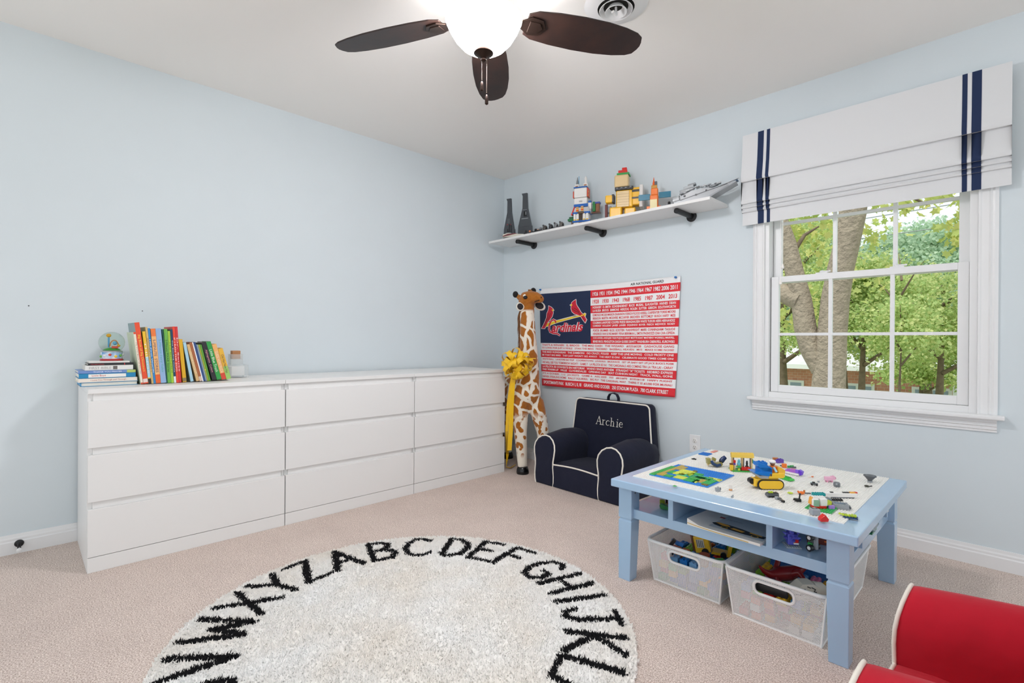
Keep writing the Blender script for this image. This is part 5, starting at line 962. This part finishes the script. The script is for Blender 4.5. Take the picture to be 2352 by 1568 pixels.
ys = [('foot_block',YB_,'x',(84,80,74),(-52,-10,38)),('foot_block',YB_,'x',(74,70,66),(42,0,34)),('trim',WHT,'x',(88,84,6),(-52,-10,3)),('core',YB_,'x',(116,76,120),(4,6,130)),('front_panel',TAN,'x',(82,8,108),(-4,-34,128))]+[('panel_line','#a98a5c','x',(83,9,1.5),(-4,-34,88+18*k)) for k in range(5)]+[('band',BLK,'x',(124,84,22),(2,4,200))]+[('stud_button',LG,'l',[(8,0),(7,5)],(-44+30*k,-38,200)) for k in range(4)]+[('side_tower',YB_,'x',(52,60,120),(82,0,142)),('side_band',BLK,'x',(55,63,16),(82,0,178)),('side_band',BLK,'x',(55,63,12),(82,0,130)),('back_slab','#dcd9d4','x',(24,90,150),(116,12,140)),('side_block',YB_,'x',(58,54,52),(-96,-14,136)),('side_band',BLK,'x',(16,58,56),(-72,-12,138)),
 ('upper_block',TAN,'x',(96,76,84),(-16,0,254)),('cap',GRN,'x',(84,72,14),(-6,4,302)),('crest',RED,'x',(60,50,22),(-10,4,320)),('crest',RED,'x',(32,36,20),(0,6,340))]
toy('brick_stack_model','big yellow and tan brick stack model with black bands','brick model',sh(1434,484,-.135),24,ys)
toy('brick_pillar','brown and grey brick pillar beside the yellow stack','brick model',sh(1396,497,-.15),20,[('pillar','#6a2a26','x',(18,16,112),(-10,0,62)),('pillar','#8f9194','x',(22,22,104),(14,4,52)),('joint','#4a4c52','x',(26,24,12),(14,4,56))])
toy('brick_stack_model','orange brick stack model with teal side plates','brick model',sh(1502,470,-.14),24,[('foot_block',ORG,'x',(30,40,40),(-30,-4,20)),('foot_block',ORG,'x',(30,40,40),(32,0,20)),('core',ORG,'x',(52,44,92),(2,0,66)),('front_panel','#efe0a8','x',(44,6,66),(0,-24,48)),('side_plate','#14728e','x',(74,8,38),(-62,0,106)),('side_plate','#14728e','x',(76,8,38),(68,0,112))]+[('upper_block',ORG,'x',(44,40,44),(4,0,134)),('upper_block','#c58a30','x',(36,34,22),(2,0,166)),('cap',DG,'x',(16,18,26),(12,0,190)),('crest','#e8642a','l',[(9,0),(8,16),(4,34),(1,54)],(-2,0,178))])
gw = [('hull','#a3a6a9','p',[(-170,14),(250,112),(256,104),(40,0),(-150,0)],-62,40),('deck','#b4b7b9','p',[(-160,20),(150,86),(100,92),(40,98),(-40,94),(-120,66),(-160,44)],-34,20),('tower','#8d9194','x',(96,60,34),(-84,0,98),(0,-10,0)),('tower','#a3a7aa','x',(70,50,24),(-70,0,124),(0,-10,0)),('tower_top','#7d8184','x',(54,40,14),(-50,0,142),(0,-10,0)),('deck_step','#8f9396','x',(110,48,16),(20,-4,92),(0,-13,0)),('deck_step','#9da1a4','x',(80,30,12),(90,-4,110),(0,-14,0)),
 ('engine','#b9bcbe','c',(-176,-30,34),(-130,-30,40),26),('engine_core','#5d6164','c',(-180,-30,33),(-174,-30,34),19),('engine','#b0b3b5','c',(-176,20,34),(-130,20,40),22),('spine','#adb0b2','p',[(130,100),(260,140),(264,144),(150,112)],-5,5),('blue_tip','#3d5268','p',[(230,108),(264,120),(258,128),(236,122)],-30,6),('under_plate','#8a8e91','p',[(60,6),(210,84),(204,90),(50,18)],-64,-60),('dark_line','#2c2f33','p',[(-120,28),(200,100),(200,96),(-120,22)],-64,-62),('turret','#2a2c30','x',(14,10,12),(-10,-60,50)),('turret','#2a2c30','x',(12,10,12),(60,-60,72)),('turret','#2a2c30','x',(12,10,12),(-96,-40,60))]
for k in range(22):
    x_ = -140+14*k+6*math.sin(k*5); gw.append(('deck_detail',('#8b8f92','#b8bbbd','#6c7074','#a9adb0')[k % 4],'x',(16+6*(k % 3),12,7+3*(k % 2)),(x_,-30+18*math.sin(k*2.3),(44+.225*(x_+160))+34*max(0,1-abs(x_+30)/190)+3),(0,-13,0)))
toy('brick_wedge_model','long grey wedge-shaped brick model overhanging the shelf end','brick model',sh(1606,452,-.145),14,gw,scale=.84)
toy('brick_figure','small black toy figure beside the grey wedge model','toy figure',sh(1537,465,-.18),30,[('body','#1c1d20','p',[(-12,0),(12,0),(9,26),(-9,26)],-6,6),('head','#232428','e',(0,0,33),(9,9,9))])
toy('brick_speeder','low grey brick sled in front of the orange stack','brick model',sh(1529,470,-.20),20,[('body',LG,'x',(70,20,8),(0,0,8)),('top',DG,'x',(30,14,8),(10,0,15)),('runner',BLK,'x',(72,22,3),(0,0,2))])
# ------------------------------------------------------------------ outside the window: maple, trees, brick house, lawn
GZ = -3.2
struct('ground', G().box(-60,60,-60,90,GZ-.3,GZ), mat('bounce_ground','#c2c3c4',.95,noise=(2,.1)))  # pale neutral ground colour, chosen to bounce untinted light into the room
O('lawn', G().box(-30,30,2.5,21,GZ,GZ+.03), mat('lawn','#93a35e',.95,noise=(2,.3)), kind='structure')
def leafmat(name, c0, c1, c2):
    m = bpy.data.materials.new(name); m.use_nodes = True; nt = m.node_tree; nt.nodes.clear(); N_ = nt.nodes.new; L = nt.links.new
    o = N_('ShaderNodeOutputMaterial'); ge = N_('ShaderNodeNewGeometry'); rp = N_('ShaderNodeValToRGB'); L(ge.outputs['Random Per Island'],rp.inputs[0])
    rp.color_ramp.elements[0].color = (*srgb(c0),1); rp.color_ramp.elements[1].color = (*srgb(c2),1); e = rp.color_ramp.elements.new(.5); e.color = (*srgb(c1),1)
    d = N_('ShaderNodeBsdfDiffuse'); t = N_('ShaderNodeBsdfTranslucent'); mx = N_('ShaderNodeMixShader'); mx.inputs[0].default_value = .5
    L(rp.outputs[0],d.inputs[0]); L(rp.outputs[0],t.inputs[0]); L(d.outputs[0],mx.inputs[1]); L(t.outputs[0],mx.inputs[2]); L(mx.outputs[0],o.inputs[0]); return m
m_bark = mat('bark','#ab9b87',.95,noise=(14,.3),bump=(26,.9,.03)); m_bark2 = mat('thin_bark','#7d6c58',.95,noise=(14,.3))
LV = np.array([(0,-.5),(.16,-.30),(.48,-.34),(.36,-.05),(.52,.22),(.22,.20),(0,.55),(-.22,.20),(-.52,.22),(-.36,-.05),(-.48,-.34),(-.16,-.30)])
def leaves(name, C_, S_, m, parent, lobed=True):
    """C_: (n,3) leaf centres, S_: (n,) sizes"""
    n = len(C_); prof_ = LV if lobed else LV[[0,2,4,6,8,10]]; k = len(prof_)
    a = rng.standard_normal((n,3)); a /= np.linalg.norm(a,axis=1)[:,None]; b = rng.standard_normal((n,3)); b -= a*(a*b).sum(1)[:,None]; b /= np.linalg.norm(b,axis=1)[:,None]; c = np.cross(a,b)
    P_ = C_[:,None,:]+S_[:,None,None]*(a[:,None,:]*prof_[None,:,0:1]+b[:,None,:]*prof_[None,:,1:2]-c[:,None,:]*(.25*np.abs(prof_[None,:,0:1])))
    cen = C_[:,None,:]; V = np.concatenate([cen,P_],1).reshape(-1,3); base = np.arange(n)[:,None]*(k+1)
    Fq = np.concatenate([base+np.array([0,1+i,1+(i+1)%k]) for i in range(k)],0)
    return link(name, npmesh(name,V,Fq,m), parent, kind='stuff')
def blob(c, r, n, hollow=.5):
    d = rng.standard_normal((n,3)); d /= np.linalg.norm(d,axis=1)[:,None]; return np.array(c)+d*(np.array(r)*((hollow+(1-hollow)*rng.random(n))[:,None]))
def clumps(cs, n, spread):
    out = []
    for c,r in cs: out.append(blob(c,r,n))
    return np.concatenate(out)+rng.standard_normal((n*len(cs),3))*spread
# near maple with forked trunk
MY = 3.6
def tp_(px, py, y=MY): return at(px,py,'y',y)
mp_ = thing('maple_tree','big maple with a forked grey trunk close outside the window','tree',(tp_(1903,880).x,MY,GZ))
MO = Vector(mp_.location)
def trunk(pts): 
    P_ = [tp_(x,y)-MO for x,y,w_ in pts]; r_ = [w_/2*depth(tp_(x,y))/F_PX for x,y,w_ in pts]; return P_, r_
a, ra = trunk([(1903,884,68),(1911,770,60),(1918,690,58),(1930,620,54),(1945,560,52),(1958,490,55),(1972,400,50),(1995,250,42)])
a = [Vector((a[0].x-.03,0,0)),Vector((a[0].x,0,1.6))]+a; ra = [.42,.32]+ra
b_, rb_ = trunk([(1888,850,44),(1862,800,46),(1849,750,46),(1841,690,42),(1826,630,38),(1808,560,38),(1780,480,34),(1740,380,28)])
O('trunk', G().tube(a,ra,16), m_bark, mp_, smooth=60); O('limb', G().tube(b_,rb_,14), m_bark, mp_, smooth=60)
O('limb', G().tube([b_[3],b_[3]+Vector((-.5,.1,.25)),b_[3]+Vector((-1.3,.2,.4))],[.13,.10,.06],10), m_bark, mp_, smooth=60)
for s_,e_ in (((1950,520),(1890,430)),((1965,470),(2080,420)),((1815,590),(1880,520)),((1975,430),(2130,470))):
    p, q = tp_(*s_)-MO, tp_(e_[0],e_[1],MY+.3)-MO; O('branch', G().tube([p,(p+q)*.5+Vector((0,0,.08)),q],[.035,.022,.010],8), m_bark2, mp_, smooth=60)
m_l1 = leafmat('maple_leaf_green','#b4c474','#cad286','#e6de94'); m_l2 = leafmat('leaf_mid','#a8c07c','#c4d490','#e6e6a8'); m_l3 = leafmat('leaf_far','#b2ccb0','#c6dabe','#dae8cc')  # leaf colours paled in place of outdoor haze, far trees most
def mc(px, py, y, r=(.5,.5,.32)): p = at(px,py,'y',y); return ((p.x,p.y,p.z),r)
cs = [mc(1830,470,4.4),mc(1880,500,4.8),mc(1800,560,4.8),mc(1860,580,5.0),mc(1740,480,4.6),mc(1750,600,5.0),mc(1900,430,4.5),mc(1985,455,4.4,(.3,.4,.2)),mc(2010,530,4.8,(.3,.4,.2)),mc(1760,720,5.2),mc(1830,700,5.4),mc(1690,540,5.0),mc(1980,640,5.2,(.35,.4,.2)),
 mc(2120,455,4.2,(.35,.4,.12)),mc(2195,440,4.0,(.3,.4,.12)),mc(2195,530,4.0,(.22,.3,.14)),mc(2075,450,4.4,(.2,.3,.16)),mc(2300,500,4.2),mc(2330,600,4.4)]
C1 = np.concatenate([clumps([q],34 if q[1][2] < .3 else 80,.06) for q in cs])-np.array(MO); leaves('foliage',C1,.085+.04*rng.random(len(C1)),m_l1,mp_)
def tree(label, x, y, h, r, n, size, m, tr=.16, lobed=None, low=.25):
    lobed = y < 11 if lobed is None else lobed
    t = thing('tree',label,'tree',(x,y,GZ),group='trees beyond the window'); O('trunk', G().tube([(0,0,0),(.05,0,h*.3),(-.05,.05,h*.55),(0,0,h*.85)],[tr,tr*.85,tr*.6,tr*.2],10), m_bark2, t, smooth=60)
    for k in range(7):
        an = k*2.4; z0 = h*(low-.06+.05*k); O('branch', G().tube([(0,0,z0),(r*.4*math.cos(an),r*.4*math.sin(an),z0+h*.07),(r*.7*math.cos(an),r*.7*math.sin(an),z0+h*.11)],[tr*.4,tr*.2,tr*.05],6), m_bark2, t, smooth=60)
    cl_ = []
    for k in range(26):
        z_ = h*(low+(1-low)*rng.random()); rr_ = r*math.sqrt(max(.05,1-((z_/h-.62)/.45)**2)); an = rng.uniform(0,6.28); q = rr_*math.sqrt(rng.random()); cl_.append(((q*math.cos(an),q*math.sin(an),z_),(r*.33,r*.33,r*.20)))
    C_ = clumps(cl_,n//26,.10); leaves('foliage',C_,size*(.7+.6*rng.random(len(C_))),m,t,lobed)
def tree_at(label, px, y, pytop, pylow, r, n, size, m, tr):
    x = at(px,784,'y',y).x; zt = at(px,pytop,'y',y).z; zl = at(px,pylow,'y',y).z; tree(label,x,y,zt-GZ,r,n,size,m,tr,low=(zl-GZ)/(zt-GZ))
tree_at('yellow-green maple in the middle distance',1985,9.3,615,800,1.15,12600,.056,m_l2,.11)
tree_at('dense green tree behind the window corner',2165,10.4,640,820,1.35,15750,.056,m_l2,.12)
tree_at('leafy green tree left of the forked maple',1800,9.6,500,790,1.6,17850,.056,m_l2,.14)
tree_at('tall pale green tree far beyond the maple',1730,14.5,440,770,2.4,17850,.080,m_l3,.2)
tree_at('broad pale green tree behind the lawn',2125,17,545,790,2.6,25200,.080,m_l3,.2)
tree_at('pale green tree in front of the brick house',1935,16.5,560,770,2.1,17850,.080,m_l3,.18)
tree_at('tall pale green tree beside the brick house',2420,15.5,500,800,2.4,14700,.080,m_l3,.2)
tree_at('slim young tree with bare lower trunk on the lawn',2070,7.6,705,800,.55,2730,.055,m_l2,.05)
tree_at('small bushy tree near the brick house',2120,13.5,740,880,1.0,5460,.066,m_l2,.08)
# brick house
def brickmat():
    m = bpy.data.materials.new('house_brick'); m.use_nodes = True; nt = m.node_tree; b = nt.nodes['Principled BSDF']; b.inputs['Roughness'].default_value = .9
    tc = nt.nodes.new('ShaderNodeTexCoord'); mp2 = nt.nodes.new('ShaderNodeMapping'); mp2.inputs['Rotation'].default_value = (R(90),0,0); br = nt.nodes.new('ShaderNodeTexBrick'); nt.links.new(tc.outputs['Object'],mp2.inputs[0]); nt.links.new(mp2.outputs[0],br.inputs[0])
    br.inputs['Color1'].default_value = (*srgb('#c98a72'),1); br.inputs['Color2'].default_value = (*srgb('#d99c84'),1); br.inputs['Mortar'].default_value = (*srgb('#d8cabc'),1); br.inputs['Scale'].default_value = 2.2; br.inputs['Mortar Size'].default_value = .01
    nt.links.new(br.outputs[0],b.inputs['Base Color']); return m
hz = thing('brick_house','pale red brick house with white windows beyond the trees','house',(0,22,GZ)); m_hw = mat('house_white','#f0efec',.6); m_hroof = mat('house_roof','#cfcdc9',.9,noise=(4,.15)); m_hg = mat('house_glass','#8fa0ac',.1)
O('wall', G().box(-9,9,0,8,0,3.1), brickmat(), hz); O('roof', G().prism([(-.6,3.1),(8.6,3.1),(4,5.4)],-9.5,9.5,Matrix(((0,0,1,0),(1,0,0,0),(0,1,0,0),(0,0,0,1)))), m_hroof, hz); O('gutter', G().box(-9.5,9.5,-.62,-.48,3.05,3.25), m_hw, hz)
for x in (-7,-4.2,-1.6,.8,3.6,6.4):
    wn_ = O('window', G().box(x-.6,x+.6,-.06,.02,.9,2.5), m_hw, hz)
    for dx in (-.27,.27):
        for dz_ in (1.28,2.08): O('pane', G().box(x+dx-.22,x+dx+.22,-.075,-.058,dz_-.32,dz_+.32), m_hg, wn_)
O('door', G().box(2.0,2.9,-.05,.02,0,2.1), m_hw, hz); O('porch_post', G().box(1.5,1.62,-1.2,-1.08,0,2.9), m_hw, hz); O('porch_post', G().box(3.3,3.42,-1.2,-1.08,0,2.9), m_hw, hz); O('porch_roof', G().box(1.3,3.6,-1.4,0,2.85,3.05), m_hw, hz)
for k,dz_ in enumerate((0,.5)):
    o = O('utility_wire', G().tube([(-14+2.8*i,12.2,3.6+dz_-.25*math.sin(math.pi*i/10)+.06*i) for i in range(11)],.012,5), mat('wire','#8f9494',.6)); tag(o,('lower' if k == 0 else 'upper')+' thin grey utility wire strung beyond the maple','wire','utility wires')
# ------------------------------------------------------------------ lettering, converted in one pass
tmp = []
for k,(s,fn,wd,ht,m,par,name,bold,shear) in enumerate(TXT):
    cu = bpy.data.curves.new('t','FONT'); cu.body = s; cu.size = 1; cu.resolution_u = 3; cu.offset = bold; cu.shear = shear; cu.fill_mode = 'FRONT'
    o = bpy.data.objects.new('t',cu); COL.objects.link(o); tmp.append(o)
bpy.context.view_layer.update(); dg = bpy.context.evaluated_depsgraph_get()
for o,(s,fn,wd,ht,m,par,name,bold,shear) in zip(tmp,TXT):
    me = bpy.data.meshes.new_from_object(o.evaluated_get(dg)); n = len(me.vertices)
    co = np.empty(n*3,np.float32); me.vertices.foreach_get('co',co); co = co.reshape(-1,3)
    mn = co[:,:2].min(0); sz = co[:,:2].max(0)-mn; out = [tuple(fn(float((c[0]-mn[0])/sz[0]*wd),float((c[1]-mn[1])/sz[1]*ht))) for c in co]
    me.vertices.foreach_set('co',np.array(out,np.float32).ravel()); me.materials.clear(); me.materials.append(m); me.update(); o = link(name,me,par)
    if len(s) > 30: o['kind'] = 'stuff'      # lines of lettering too fine to pick apart
for o in tmp: cu = o.data; bpy.data.objects.remove(o); bpy.data.curves.remove(cu)
